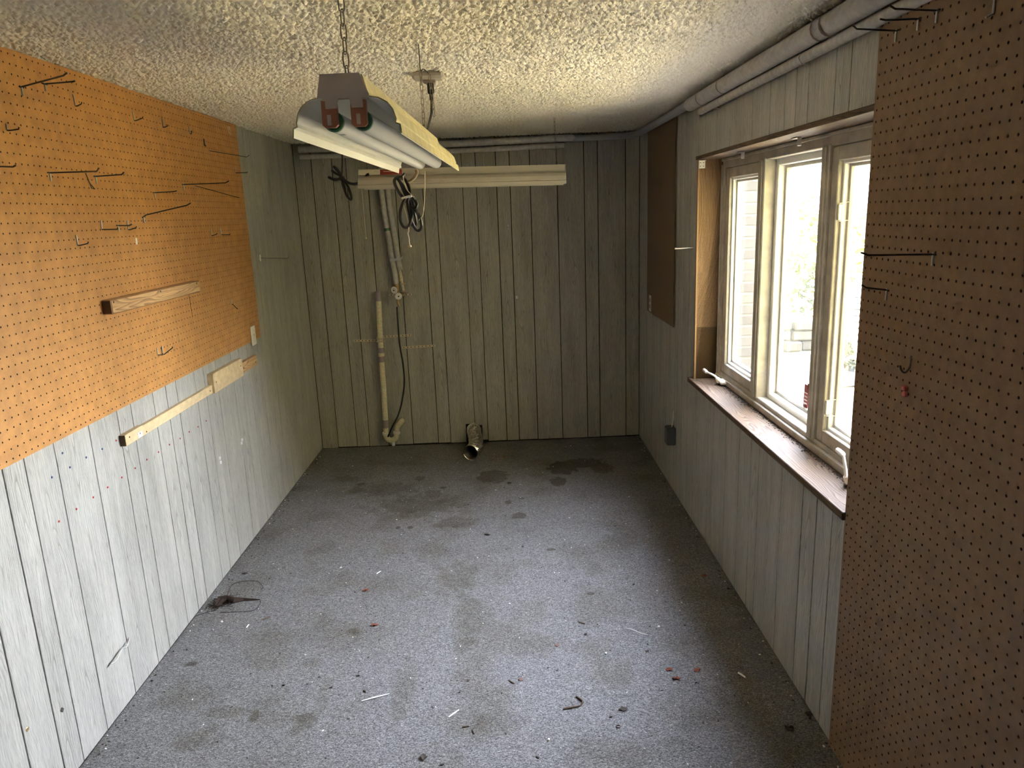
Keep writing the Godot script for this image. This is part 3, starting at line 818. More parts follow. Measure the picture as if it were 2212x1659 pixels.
# a sheet of hardboard with real drilled holes; the sheet lies in the plane across N at `at`, along S and up
func pegboard(called: String, at: Vector3, S: Vector3, N: Vector3, len_: float, tall: float, pitch: float, rad: float, mat: Material, label: String) -> Node3D:
	var o := thing(called, at + S * len_ * 0.5, label, "pegboard")
	var mb := MB.new()
	var bore := MB.new()
	var nx := int(len_ / pitch)
	var ny := int(tall / pitch)
	var px := len_ / nx
	var py := tall / ny
	var oct := []
	for k in 8: oct.append(Vector2(cos(TAU * (k + 0.5) / 8), sin(TAU * (k + 0.5) / 8)))
	var th := 0.005
	for y in ny:
		for x in nx:
			var c := at + S * (x + 0.5) * px + Vector3.UP * (y + 0.5) * py
			var q := []
			for k in 8: q.append(c + S * oct[k].x * rad + Vector3.UP * oct[k].y * rad)
			var cn := [c + S * px * 0.5 + Vector3.UP * py * 0.5, c - S * px * 0.5 + Vector3.UP * py * 0.5, c - S * px * 0.5 - Vector3.UP * py * 0.5, c + S * px * 0.5 - Vector3.UP * py * 0.5]
			# corner k lies between hole points 2k and 2k+1
			for k in 4:
				var a: Vector3 = q[2 * k]
				var b: Vector3 = q[2 * k + 1]
				var d: Vector3 = q[(2 * k + 2) % 8]
				mb.tri(cn[k], a, b, N, N, N)
				mb.tri(cn[k], b, cn[(k + 1) % 4], N, N, N)
				mb.tri(b, d, cn[(k + 1) % 4], N, N, N)
			for k in 8:
				var a: Vector3 = q[k]
				var b: Vector3 = q[(k + 1) % 8]
				var m := (c - (a + b) * 0.5).normalized()
				bore.quad(a, b, b - N * th, a - N * th, m)
	# edges
	var dep := 0.0115
	var p := [at, at + S * len_, at + S * len_ + Vector3.UP * tall, at + Vector3.UP * tall]
	var outn := [Vector3.DOWN, S, Vector3.UP, -S]
	for k in 4:
		mb.quad(p[k], p[(k + 1) % 4], p[(k + 1) % 4] - N * dep, p[k] - N * dep, outn[k])
	obj("board", mb, mat, o)
	obj("drilled_holes", bore, M.endgrain_or_shade, o).set_meta("kind", "stuff")  # hole walls coloured dark so the bores look shaded
	mb = MB.new()
	mb.box(at + S * len_ * 0.5 + Vector3.UP * tall * 0.5 - N * 0.009, Vector3(0.003, tall - 0.01, len_ - 0.01))
	obj("hole_shade_sheet", mb, M.groove, o)  # dark sheet behind the holes, painted in place of the shade inside
	return o

func build_pegboards() -> void:
	pegboard("pegboard", Vector3(0.013, 1.092, 1.169), Vector3.BACK, Vector3.RIGHT, 2.44, H - 1.092 - 0.004, 0.0296, 0.0029, M.peg, "large orange-brown pegboard on the long wall opposite the window")
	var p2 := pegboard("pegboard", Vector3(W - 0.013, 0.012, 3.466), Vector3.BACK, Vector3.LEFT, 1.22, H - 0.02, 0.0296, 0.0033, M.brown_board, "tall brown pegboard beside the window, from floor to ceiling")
	# plain board at the far end of the window wall
	var mb := MB.new()
	mb.box(Vector3(W - 0.009, 1.655, 0.765), Vector3(0.008, 1.21, 0.80), 0.001)
	tag(obj("hardboard_panel", mb, M.hardboard), "dark brown hardboard sheet between the far corner and the window", "board")
	# split in the orange board under the timber block
	mb = MB.new()
	mb.tube([Vector3(0.0131, 1.45, 2.088), Vector3(0.0131, 1.42, 2.083), Vector3(0.0131, 1.39, 2.085), Vector3(0.0131, 1.36, 2.079), Vector3(0.0131, 1.335, 2.081)], [0.0012, 0.002, 0.0016, 0.0014, 0.0006], 5)
	obj("crack", mb, M.endgrain_or_shade, get_node("pegboard"))

func hook_path(path: Array, thick: float, mat: Material, called: String, label: String, group: String, into: Vector3, bar := 0.0) -> void:
	var o := thing(called, path[0], label, "hook", group)
	var mb := MB.new()
	var p := [path[0] - into * 0.002]
	for k in range(1, path.size()): p.append(path[k])
	var q := []
	for k in p.size():
		q.append(p[k])
	mb.tube(q, thick, 7)
	obj("arm", mb, mat, o)
	if bar > 0.0:
		mb = MB.new()
		var b: Vector3 = path[0] + into * thick
		mb.tube([b + Vector3.UP * 0.004, b - Vector3.UP * bar], thick * 1.05, 7)
		obj("back_prong", mb, M.steel, o)
		mb = MB.new()
		mb.tube([b + Vector3(0, 0, -0.011), b + Vector3(0, 0, 0.011)], thick * 0.9, 6)
		obj("cross_prong", mb, mat, o)

func build_hooks() -> void:
	for k in LONG_HOOKS.size():
		var p: Array = LONG_HOOKS[k]
		var reach: float = p[-1].x
		if k == 7:
			hook_path(p, 0.0028, M.dark_steel, "pegboard_hook", "dark hook slanting upward, thickest of those on the orange pegboard", "", Vector3.RIGHT, 0.022)
		elif k == 6 or k == 8:
			hook_path(p, 0.0018, M.dark_steel, "pegboard_hook", "thin dark hook sagging down off the orange pegboard", "sagging hooks on the orange pegboard", Vector3.RIGHT, 0.014)
		elif reach > 0.12:
			var which: String = {0: "long hook rising from the top row of the orange pegboard", 2: "longest straight hook, beside a bent wire clip on the orange pegboard", 5: "long thin level hook above a sagging one on the orange pegboard"}.get(k, "long dark wire hook on the orange pegboard")
			hook_path(p, 0.0027, M.dark_steel, "pegboard_hook", which, "", Vector3.RIGHT, 0.026)
		else:
			hook_path(p, 0.0027, M.dark_steel, "pegboard_hook", "short dark wire hook with upturned end on the orange pegboard", "short hooks on the orange pegboard", Vector3.RIGHT, 0.022)
	var ell := [["small L-shaped hook in the row just under the ceiling on the orange pegboard", "row of L-shaped hooks under the ceiling"], ["", ""], ["", ""], ["", ""], ["L-shaped hook whose long foot points at its twin, above the white tag", ""], ["L-shaped hook tangled with a short hook above the white tag", ""], ["lone L-shaped hook on the orange pegboard lower than the tangled hooks", ""], ["L-shaped hook of the pair level with the white tag", "pair of L-shaped hooks level with the white tag"], ["", ""], ["L-shaped hook at the pegboard's far edge jutting over the grey panelling", ""], ["L-shaped hook in the little cluster low on the orange pegboard", "low cluster of L-shaped hooks"], ["", ""], ["crooked thin hook near the pegboard's far edge above the switch", ""], ["L-shaped hook below the two highest long hooks", ""]]
	for k in ELL_HOOKS.size():
		var p: Array = ELL_HOOKS[k]
		var e: Array = ell[k]
		var back := k
		while e[0] == "":
			back -= 1
			e = ell[back]
		var o := thing("pegboard_hook", p[1], e[0], "hook", e[1])
		var mb := MB.new()
		mb.tube([p[0] + Vector3.RIGHT * 0.0024, p[1] + Vector3.RIGHT * 0.0024], 0.0024, 7)
		obj("back_prong", mb, M.steel, o)
		mb = MB.new()
		var q := [p[1] + Vector3.RIGHT * 0.0024, p[1] + Vector3(0.008, -0.001, 0), p[2], p[2] + Vector3(0.002, 0.006, 0)]
		mb.tube(q, 0.0024, 7)
		obj("arm", mb, M.dark_steel, o)
	for k in RIGHT_HOOKS.size():
		hook_path(RIGHT_HOOKS[k], 0.0024, M.dark_steel, "pegboard_hook", "long wire hook high on the brown pegboard near the ceiling" if k < 3 else "wire hook on the brown pegboard reaching across the window edge", "ceiling-high hooks on the brown pegboard" if k < 3 else "window-side hooks on the brown pegboard", Vector3.LEFT, 0.026)
	var mb := MB.new()
	mb.tube([Vector3(W - 0.016, 2.16, 3.934), Vector3(W - 0.016, 2.115, 3.934), Vector3(W - 0.03, 2.108, 3.934)], 0.0026, 7)
	tag(obj("pegboard_hook", mb, M.steel), "short bright L-shaped hook alone high on the brown pegboard", "hook")
	mb = MB.new()
	mb.tube(smooth(J_HOOK, 4), 0.0028, 7)
	tag(obj("pegboard_hook", mb, M.dark_steel), "J-shaped hook on the brown pegboard above a red clip", "hook")
	mb = MB.new()
	mb.box(RED_CLIP + Vector3(-0.006, 0.006, 0), Vector3(0.012, 0.012, 0.014), 0.002)
	mb.box(RED_CLIP + Vector3(-0.005, -0.009, 0.001), Vector3(0.010, 0.014, 0.013), 0.002)
	tag(obj("pegboard_clip", mb, M.clip_red), "small faded red plastic clip on the brown pegboard", "clip")
	# spring clip, dangling tag and bits on the orange board
	mb = MB.new()
	mb.tube([Vector3(0.015, 1.958, 2.80), Vector3(0.018, 1.935, 2.795), Vector3(0.022, 1.905, 2.788), Vector3(0.024, 1.902, 2.772), Vector3(0.016, 1.93, 2.792)], 0.0018, 6)
	tag(obj("spring_clip", mb, M.dark_steel), "dark bent wire clip hanging flat on the orange pegboard", "clip")
	mb = MB.new()
	mb.box(Vector3(0.0145, 1.708, 2.508), Vector3(0.003, 0.026, 0.014), 0.001)
	tag(obj("paper_tag", mb, M.white), "small white rectangular tag on the orange pegboard", "tag")
	mb = MB.new()
	mb.box(Vector3(0.017, 2.165, 1.67), Vector3(0.006, 0.035, 0.010), 0.002)
	mb.box(Vector3(0.021, 2.150, 1.67), Vector3(0.006, 0.010, 0.008), 0.002)
	tag(obj("tool_clip", mb, M.dark_steel), "small dark metal tool clip near the ceiling on the orange pegboard", "clip")
	mb = MB.new()
	mb.tube([Vector3(0.018, 2.282, 1.31), Vector3(0.02, 2.25, 1.31), Vector3(0.03, 2.238, 1.31)], 0.002, 6)
	mb.tube([Vector3(0.018, 2.282, 1.29), Vector3(0.02, 2.262, 1.29), Vector3(0.026, 2.255, 1.29)], 0.002, 6)
	tag(obj("clear_hook", mb, M.white), "pale plastic hook at the far top corner of the orange pegboard", "hook")

func build_left_wall_things() -> void:
	# timber block
	var o := thing("timber_block", Vector3(0.013, 1.452, 2.435), "short length of pine two-by-four screwed to the orange pegboard", "wood block")
	var mb := MB.new()
	mb.box(Vector3(0.0315, 1.480, 2.436), Vector3(0.037, 0.054, 0.80), 0.004)
	obj("block", mb, M.pine, o)
	mb = MB.new()
	mb.box(Vector3(0.0315, 1.480, 2.8365), Vector3(0.030, 0.047, 0.002), 0.0005)
	obj("end_grain", mb, M.endgrain_or_shade, o)
	for z in [2.82, 2.44, 2.07]:
		mb = MB.new()
		mb.lathe([Vector2(0.0, 0.001), Vector2(0.004, 0.001), Vector2(0.0045, 0)], Vector3(0.05, 1.497, z), Vector3.RIGHT, 8)
		obj("screw", mb, M.endgrain_or_shade, o)
	# wooden cleats along the panelling
	var segs := [["wall_cleat", 2.705, 2.845, 0.948, 0.992, 0.024, M.pale, "short end piece of pale cleat carrying a white sticker"], ["wall_cleat", 1.98, 2.703, 0.945, 0.986, 0.019, M.pale, "long thin pale wooden cleat under the orange pegboard"], ["wall_cleat", 1.565, 1.979, 0.942, 1.041, 0.030, M.pale, "tallest thick pale board in the row of wall cleats"], ["wall_cleat", 1.303, 1.564, 0.950, 1.010, 0.022, M.pine, "honey-coloured cleat below the light switch"]]
	var first: Node
	for s in segs:
		mb = MB.new()
		mb.box(Vector3(s[5] * 0.5, (s[3] + s[4]) * 0.5, (s[1] + s[2]) * 0.5), Vector3(s[5], s[4] - s[3], s[2] - s[1]), 0.0015)
		var c := thing(s[0], Vector3(0, s[3], (s[1] + s[2]) * 0.5), s[7], "wood strip")
		obj("strip", mb, s[6], c)
		if first == null: first = c
		for z in [s[1] + 0.03, s[2] - 0.03]:
			mb = MB.new()
			mb.lathe([Vector2(0.0, 0.0008), Vector2(0.0036, 0.0008), Vector2(0.004, 0)], Vector3(s[5], (s[3] + s[4]) * 0.5 + rng.randf_range(-0.012, 0.012), z), Vector3.RIGHT, 8)
			obj("screw", mb, M.endgrain_or_shade, c)
	mb = MB.new()
	mb.box(Vector3(0.0243, 0.962, 2.735), Vector3(0.0008, 0.022, 0.036), 0)
	obj("sticker", mb, M.white, first)
	mb = MB.new()
	mb.box(Vector3(0.012, 0.970, 2.846), Vector3(0.022, 0.042, 0.002), 0)
	obj("end_grain", mb, M.endgrain_or_shade, first)
	# switch
	o = thing("light_switch", Vector3(0.014, 1.07, 1.30), "ivory toggle light switch at the lower corner of the orange pegboard", "light switch")
	mb = MB.new()
	mb.box(Vector3(0.0165, 1.123, 1.303), Vector3(0.007, 0.112, 0.070), 0.003)
	obj("plate", mb, M.ivory, o)
	mb = MB.new()
	mb.box(Vector3(0.025, 1.128, 1.303), Vector3(0.014, 0.010, 0.009), 0.002, Basis(Vector3.BACK, 0.5))
	obj("toggle", mb, M.ivory, o)
	for y in [1.155, 1.092]:
		mb = MB.new()
		mb.lathe([Vector2(0, 0.0015), Vector2(0.003, 0.001), Vector2(0.0034, 0)], Vector3(0.020, y, 1.303), Vector3.RIGHT, 8)
		obj("screw", mb, M.steel, o)
	# wire hook on the far panelling
	o = thing("wall_hook", PANEL_HOOK[0], "thin wire hook with square metal plate on the far grey panelling", "hook")
	mb = MB.new()
	mb.box(PANEL_HOOK[0] + Vector3(-0.001, 0, 0), Vector3(0.010, 0.042, 0.018), 0.002)
	obj("plate", mb, M.steel, o)
	mb = MB.new()
	mb.tube([PANEL_HOOK[0], PANEL_HOOK[1], PANEL_HOOK[1] + Vector3(0.004, 0.01, 0)], 0.0016, 6)
	obj("wire", mb, M.dark_steel, o)
	# push pins, wall anchors, root
	for q in [[RED_PINS, M.red, "tiny dark red push pin in the row across the pale panelling", "row of red push pins"], [BLUE_PINS, M.blue, "tiny blue push pin in the pale panelling under the pegboard", "blue push pins"]]:
		for p in q[0]:
			mb = MB.new()
			mb.lathe([Vector2(0.0, 0.003), Vector2(0.003, 0.0024), Vector2(0.0042, 0.0)], p, Vector3.RIGHT, 8)
			tag(obj("push_pin", mb, q[1]), q[2], "push pin", q[3])
	for p in ANCHORS:
		mb = MB.new()
		mb.lathe([Vector2(0.003, 0.002), Vector2(0.004, 0.006), Vector2(0.008, 0.005), Vector2(0.009, 0.0)], p, Vector3.RIGHT, 10)
		tag(obj("wall_anchor", mb, M.white), "white plastic wall anchor low in the grey panelling", "wall anchor", "white wall anchors")
	mb = MB.new()
	mb.tube(smooth(HANGING_ROOT, 4), 0.0035, 6, true, 0.5)
	tag(obj("dry_stem", mb, M.wrap), "grey dry stem hanging out of a groove in the pale panelling", "stem")
	mb = MB.new()
	mb.lathe([Vector2(0.0, 0.002), Vector2(0.006, 0.0015), Vector2(0.008, 0.0)], on_left(0.30, 3.60), Vector3.RIGHT, 9)
	tag(obj("nail_head", mb, M.brass), "rusty round nail head low on the pale panelling", "nail")
	mb = MB.new()
	mb.box(Vector3(0.001, 0.245, 3.44), Vector3(0.003, 0.014, 0.012), 0.001, Basis(Vector3.RIGHT, 0.7))
	tag(obj("dark_chip", mb, M.leaf_dark), "small dark chip stuck low on the pale panelling", "chip")

func on_left(y: float, z: float) -> Vector3:
	return Vector3(0.0, y, z)


# ------------------------------------------------------------------ window
func ring(mb: MB, x0: float, x1: float, z0: float, z1: float, y0: float, y1: float, w: float, bev := 0.003) -> void:
	var xc := (x0 + x1) * 0.5
	var d := x1 - x0
	mb.box(Vector3(xc, (y0 + y1) * 0.5, z0 + w * 0.5), Vector3(d, y1 - y0, w), bev)
	mb.box(Vector3(xc, (y0 + y1) * 0.5, z1 - w * 0.5), Vector3(d, y1 - y0, w), bev)
	mb.box(Vector3(xc, y0 + w * 0.5, (z0 + z1) * 0.5), Vector3(d, w, z1 - z0 - 2 * w + 0.001), bev)
	mb.box(Vector3(xc, y1 - w * 0.5, (z0 + z1) * 0.5), Vector3(d, w, z1 - z0 - 2 * w + 0.001), bev)

func sash(o: Node, z0: float, z1: float, y0: float, y1: float) -> Node:
	var mb := MB.new()
	ring(mb, WF + 0.006, WF + 0.062, z0, z1, y0, y1, 0.050)
	var s := obj("sash", mb, M.paint, o)
	mb = MB.new()
	ring(mb, WF + 0.022, WF + 0.060, z0 + 0.047, z1 - 0.047, y0 + 0.047, y1 - 0.047, 0.014, 0.002)
	obj("glazing_bead", mb, M.white_paint, s)
	mb = MB.new()
	ring(mb, WF + 0.040, WF + 0.060, z0 + 0.058, z1 - 0.058, y0 + 0.058, y1 - 0.058, 0.014, 0.002)
	obj("gasket", mb, M.paint, s)
	mb = MB.new()
	mb.box(Vector3(WF + 0.052, (y0 + y1) * 0.5, (z0 + z1) * 0.5), Vector3(0.003, y1 - y0 - 0.12, z1 - z0 - 0.12))
	obj("pane", mb, M.glass, s)
	return s

func crank(o: Node, at: Vector3, arm: Vector3, knob: Vector3) -> void:
	var mb := MB.new()
	mb.box(at + Vector3(0.012, 0.006, 0), Vector3(0.05, 0.022, 0.075), 0.007)
	mb.lathe([Vector2(0.016, 0.0), Vector2(0.013, 0.012), Vector2(0.009, 0.024), Vector2(0.0, 0.026)], at + Vector3(-0.008, 0.008, 0), Vector3(-0.6, 0.8, 0), 12)
	var c := obj("crank", mb, M.ivory, o)
	var hub := at + Vector3(-0.02, 0.024, 0)
	mb = MB.new()
	mb.tube(smooth([hub, hub + arm * 0.3 + Vector3(0, 0.006, 0), hub + arm], 4), [0.0075, 0.0065, 0.006, 0.006, 0.0055, 0.0055, 0.0055, 0.0055, 0.0055], 8)
	obj("handle", mb, M.white, c)
	mb = MB.new()
	mb.lathe([Vector2(0.0, -0.002), Vector2(0.009, 0.0), Vector2(0.0095, 0.02), Vector2(0.0075, 0.034), Vector2(0.0, 0.035)], hub + arm, knob, 12)
	obj("knob", mb, M.white, c)

func build_window() -> void:
	var o := setting("window_1", "three-part wooden casement window with pine reveal", Vector3(W, Y0, (Z0 + Z1) * 0.5))
	var mb := MB.new()
	var zc := (Z0 + Z1) * 0.5
	var zl := Z1 - Z0
	# reveal boards
	mb.box(Vector3(W + 0.068, (Y0 + Y1) * 0.5, Z0 - 0.009), Vector3(0.138, Y1 - Y0 + 0.03, 0.018), 0.0015)
	obj("jamb_board", mb, M.jamb, o)
	mb = MB.new()
	mb.box(Vector3(W + 0.068, (Y0 + Y1) * 0.5, Z1 + 0.009), Vector3(0.138, Y1 - Y0 + 0.03, 0.018), 0.0015)
	obj("jamb_board", mb, M.jamb, o)
	mb = MB.new()
	mb.box(Vector3(W + 0.066, Y1 + 0.009, zc), Vector3(0.144, 0.018, zl + 0.06), 0.0015)
	obj("head_board", mb, M.sill, o)
	mb = MB.new()
	mb.box(Vector3(W + 0.052, Y0 - 0.013, zc - 0.022), Vector3(0.152, 0.026, zl + 0.062), 0.0025)
	obj("stool", mb, M.sill, o)
	# fixed frame
	mb = MB.new()
	ring(mb, WF, WF + 0.085, Z0, Z1, Y0 + 0.002, Y1, 0.048)
	mb.box(Vector3(WF - 0.004, Y0 + 0.016, zc), Vector3(0.018, 0.030, zl), 0.003)
	mb.box(Vector3(WF - 0.003, Y1 - 0.008, zc), Vector3(0.012, 0.014, zl), 0.003)
	mb.box(Vector3(WF - 0.003, (Y0 + Y1) * 0.5, Z0 + 0.006), Vector3(0.012, Y1 - Y0 - 0.06, 0.012), 0.003)
	obj("frame", mb, M.paint, o)
	for z in [2.228, 2.866]:
		mb = MB.new()
		mb.box(Vector3(WF + 0.040, (Y0 + Y1) * 0.5, z), Vector3(0.092, Y1 - Y0 - 0.08, 0.062), 0.004)
		mb.box(Vector3(WF - 0.007, (Y0 + Y1) * 0.5, z), Vector3(0.012, Y1 - Y0 - 0.09, 0.030), 0.003)
		obj("mullion", mb, M.paint, o)
	var a := sash(o, Z0 + 0.05, 2.196, Y0 + 0.05, Y1 - 0.05)
	var c := sash(o, 2.898, Z1 - 0.05, Y0 + 0.05, Y1 - 0.05)
	# fixed middle light, glass set further out
	mb = MB.new()
	ring(mb, WF + 0.045, WF + 0.100, 2.258, 2.836, Y0 + 0.045, Y1 - 0.045, 0.030, 0.003)
	var f := obj("fixed_light", mb, M.white_paint, o)
	mb = MB.new()
	ring(mb, WF + 0.075, WF + 0.098, 2.286, 2.808, Y0 + 0.073, Y1 - 0.073, 0.016, 0.002)
	obj("glazing_bead", mb, M.paint, f)
	mb = MB.new()
	mb.box(Vector3(WF + 0.090, (Y0 + Y1) * 0.5, 2.547), Vector3(0.003, Y1 - Y0 - 0.16, 0.50))
	obj("pane", mb, M.glass, f)
	crank(o, Vector3(WF - 0.03, Y0 + 0.012, 1.80), Vector3(-0.035, 0.02, -0.075), Vector3(-0.25, 0.25, -1))
	crank(o, Vector3(WF - 0.03, Y0 + 0.012, 3.27), Vector3(-0.005, 0.07, -0.02), Vector3(-0.2, 0.25, -1))
	# locking levers on the left sash, seen against the brick
	for y in [1.715, 0.965]:
		mb = MB.new()
		mb.tube([Vector3(WF + 0.062, y + 0.035, 2.13), Vector3(WF + 0.062, y + 0.003, 2.13), Vector3(WF + 0.068, y - 0.01, 2.09), Vector3(WF + 0.068, y - 0.013, 2.075)], [0.003, 0.004, 0.0045, 0.003], 7)
		obj("lever", mb, M.dark_steel, a)
	# hinge blocks and clips on the right sash
	for y in [1.72, 1.02]:
		mb = MB.new()
		mb.box(Vector3(WF + 0.026, y, 2.953), Vector3(0.03, 0.055, 0.010), 0.002)
		mb.tube([Vector3(WF + 0.012, y + 0.03, 2.962), Vector3(WF + 0.04, y + 0.034, 2.97)], 0.0015, 6)
		mb.tube([Vector3(WF + 0.012, y - 0.03, 2.962), Vector3(WF + 0.04, y - 0.028, 2.97)], 0.0015, 6)
		obj("catch_plate", mb, M.ivory, c)
	# blind brackets
	mb = MB.new()
	mb.box(Vector3(W + 0.018, 1.968, Z0 + 0.004), Vector3(0.034, 0.040, 0.004), 0.001)
	mb.box(Vector3(W + 0.018, 1.986, Z0 + 0.012), Vector3(0.034, 0.003, 0.018), 0.001)
	mb.box(Vector3(W + 0.001, 1.968, Z0 + 0.012), Vector3(0.003, 0.040, 0.018), 0.001)
	var bk := obj("blind_bracket", mb, M.ivory)
	tag(bk, "cream metal blind bracket in the top far corner of the window reveal", "bracket")
	for dy in [-0.009, 0.009]:
		for dx in [-0.008, 0.008]:
			mb = MB.new()
			mb.lathe([Vector2(0, 0.0006), Vector2(0.0024, 0.0006), Vector2(0.0026, 0)], Vector3(W + 0.018 + dx, 1.968 + dy, Z0 + 0.006), Vector3.BACK, 7)
			obj("screw_hole", mb, M.endgrain_or_shade, bk)
	mb = MB.new()
	mb.box(Vector3(W + 0.004, 1.958, Z1 - 0.004), Vector3(0.006, 0.060, 0.006), 0.002)
	tag(obj("blind_bracket", mb, M.ivory), "narrow white strip bracket hanging at the window's corner by the brown pegboard", "bracket")
	for z in [2.10, 2.74]:
		mb = MB.new()
		mb.box(Vector3(W + 0.075, Y1 - 0.003, z - 0.02), Vector3(0.022, 0.003, 0.05), 0.001)
		mb.box(Vector3(W + 0.075, Y1 - 0.017, z + 0.006), Vector3(0.016, 0.030, 0.003), 0.001)
		tag(obj("curtain_clip", mb, M.steel), "angled metal clip screwed under the window's head board", "clip", "clips under the head board")
	# torn label on the middle pane
	mb = MB.new()
	mb.box(Vector3(WF + 0.0865, 0.968, 2.600), Vector3(0.0012, 0.105, 0.044), 0, Basis(Vector3.RIGHT, 0.06))
	mb.box(Vector3(WF + 0.0865, 1.018, 2.618), Vector3(0.0012, 0.022, 0.020), 0, Basis(Vector3.RIGHT, 0.5))
	var st := obj("warning_label", mb, M.label_red)
	tag(st, "torn dark red label stuck low on the middle window pane", "label")
	for k in 4:
		mb = MB.new()
		mb.box(Vector3(WF + 0.0855, 0.985 - k * 0.015, 2.600), Vector3(0.0006, 0.004, 0.030 - 0.004 * (k % 2)), 0)
		obj("print_line", mb, M.white, st)
	# grit along the back of the stool
	mb = MB.new()
	for k in 420:
		var p := Vector3(WF - 0.016 - absf(rng.randfn(0, 0.012)), Y0 + 0.001, rng.randf_range(Z0 + 0.15, Z1 - 0.01))
		mb.box(p, Vector3(rng.randf_range(0.001, 0.004), rng.randf_range(0.001, 0.004), rng.randf_range(0.002, 0.007)), 0, Basis(Vector3.UP, rng.randf() * TAU))
	var gr := obj("window_grit", mb, M.leaf_dark)
	gr.set_meta("kind", "stuff")
	gr.set_meta("label", "dark grit and dead insects along the back of the window stool")
	gr.set_meta("category", "grit")


# ------------------------------------------------------------------ lights that hang from chains
func chain(a: Vector3, b: Vector3, wire: float, link_len: float, wide: float, mat: Material, label: String, group := "") -> Node3D:
	var o := thing("chain", b, label, "chain", group)
	var mb := MB.new()
	var p := []
	var hl := link_len * 0.5 - wide * 0.5
	for k in 13:
		var an := TAU * k / 12.0
		var q := Vector3(cos(an) * wide * 0.5, sin(an) * wide * 0.5, 0)
		q.y += hl if sin(an) > 0.01 else (-hl if sin(an) < -0.01 else 0.0)
		p.append(q)
	mb.tube(p, wire, 5, false)
	var mesh := mb.shifted(Vector3.ZERO)
	var d := b - a
	var step := link_len - wire * 3.0
	var cnt := maxi(1, int(round(d.length() / step)))
	var y := -d.normalized()
	var x := y.cross(Vector3(0.2, 0, 1)).normalized()
	for k in cnt:
		var B := Basis(x, y, x.cross(y)) * Basis(Vector3.UP, (PI / 2 if k % 2 else 0.0) + 0.5)
		copy_of("link", mesh, mat, o, Transform3D(B, a + d * (k + 0.5) / cnt))
	return o

func placed(mb: MB, T: Transform3D) -> MB:
	for k in mb.v.size():
		mb.v[k] = T * mb.v[k]
		mb.n[k] = (T.basis * mb.n[k]).normalized()
	return mb

# two-lamp shop light: runs along its own z, tubes at height 0
func shop_light(T: Transform3D, L: float, label: String, outer: Material) -> Node3D:
	var o := thing("shop_light", T.origin, label, "shop light")
	var mb := MB.new()
	var poly := PackedVector2Array([Vector2(-0.040, 0.084), Vector2(0.038, 0.084), Vector2(0.049, 0.044), Vector2(-0.049, 0.044)])
	mb.prism(poly, L - 0.006, Transform3D.IDENTITY)
	obj("channel", placed(mb, T), outer, o)
	var I := Transform3D.IDENTITY
	for s in [-1.0, 1.0]:
		var line := PackedVector2Array([Vector2(0.0, 0.038), Vector2(0.043, 0.037), Vector2(0.047, 0.041), Vector2(0.066, 0.038), Vector2(0.082, 0.029), Vector2(0.092, 0.016), Vector2(0.098, -0.003), Vector2(0.0965, -0.010), Vector2(0.105, -0.013), Vector2(0.107, -0.030)])
		var inner := PackedVector2Array()
		for q in line: inner.append(Vector2(q.x * s, q.y))
		mb = MB.new()
		mb.sheet(inner, L, -0.0012 * s * -1.0, I)
		obj("reflector", placed(mb, T), M.fixture if outer == M.yellowed else M.fixture_beige, o)
		mb = MB.new()
		var out := PackedVector2Array()
		for q in inner: out.append(q + Vector2(0.0016 * s, 0.0016))
		mb.sheet(out, L - 0.001, -0.0010 * s * -1.0, I)
		obj("outer_skin", placed(mb, T), outer, o)
	for e in [-1.0, 1.0]:
		var z: float = e * (L * 0.5 + 0.001)
		mb = MB.new()
		mb.prism(PackedVector2Array([Vector2(-0.044, 0.086), Vector2(0.034, 0.086), Vector2(0.050, 0.046), Vector2(0.046, 0.038), Vector2(0.036, 0.040), Vector2(0.036, 0.022), Vector2(0.014, 0.022), Vector2(0.010, 0.040), Vector2(-0.012, 0.040), Vector2(-0.016, 0.022), Vector2(-0.038, 0.022), Vector2(-0.038, 0.040), Vector2(-0.053, 0.043)]), 0.003, Transform3D(Basis(), Vector3(0, 0, z)))
		var pl := obj("end_plate", placed(mb, T), M.plate, o)
		for s in [-1.0, 1.0]:
			var cx: float = 0.029 * s - 0.003
			mb = MB.new()
			mb.prism(PackedVector2Array([Vector2(cx - 0.015, 0.038), Vector2(cx + 0.015, 0.038), Vector2(cx + 0.0155, 0.010), Vector2(cx + 0.0155, -0.008), Vector2(cx + 0.010, -0.013), Vector2(cx - 0.010, -0.013), Vector2(cx - 0.0155, -0.008), Vector2(cx - 0.0155, 0.010)]), 0.012, Transform3D(Basis(), Vector3(0, 0, z - e * 0.0075)))
			var h := obj("lamp_holder", placed(mb, T), M.holder, pl)
			mb = MB.new()
			mb.box(Vector3(cx - 0.001, 0.001, z - e * 0.001), Vector3(0.008, 0.020, 0.003), 0.001)
			obj("slot", placed(mb, T), M.plate, h)
	for s in [-1.0, 1.0]:
		mb = MB.new()
		var R := 0.0195
		var hl := L * 0.5 - 0.017
		mb.lathe([Vector2(R - 0.003, -hl), Vector2(R, -hl + 0.004), Vector2(R, hl - 0.004), Vector2(R - 0.003, hl)], Vector3(0.029 * s, 0, 0), Vector3.BACK, 24)
		var tb := obj("fluorescent_tube", placed(mb, T), M.tube, o)
		for e in [-1.0, 1.0]:
			mb = MB.new()
			mb.lathe([Vector2(R + 0.0006, 0.0), Vector2(R + 0.0006, 0.010), Vector2(R - 0.002, 0.014), Vector2(0.0, 0.014)], Vector3(0.029 * s, 0, e * (hl - 0.008)), Vector3(0, 0, e), 24)
			obj("end_cap", placed(mb, T), M.green if e > 0.0 else M.steel, tb)
	return o

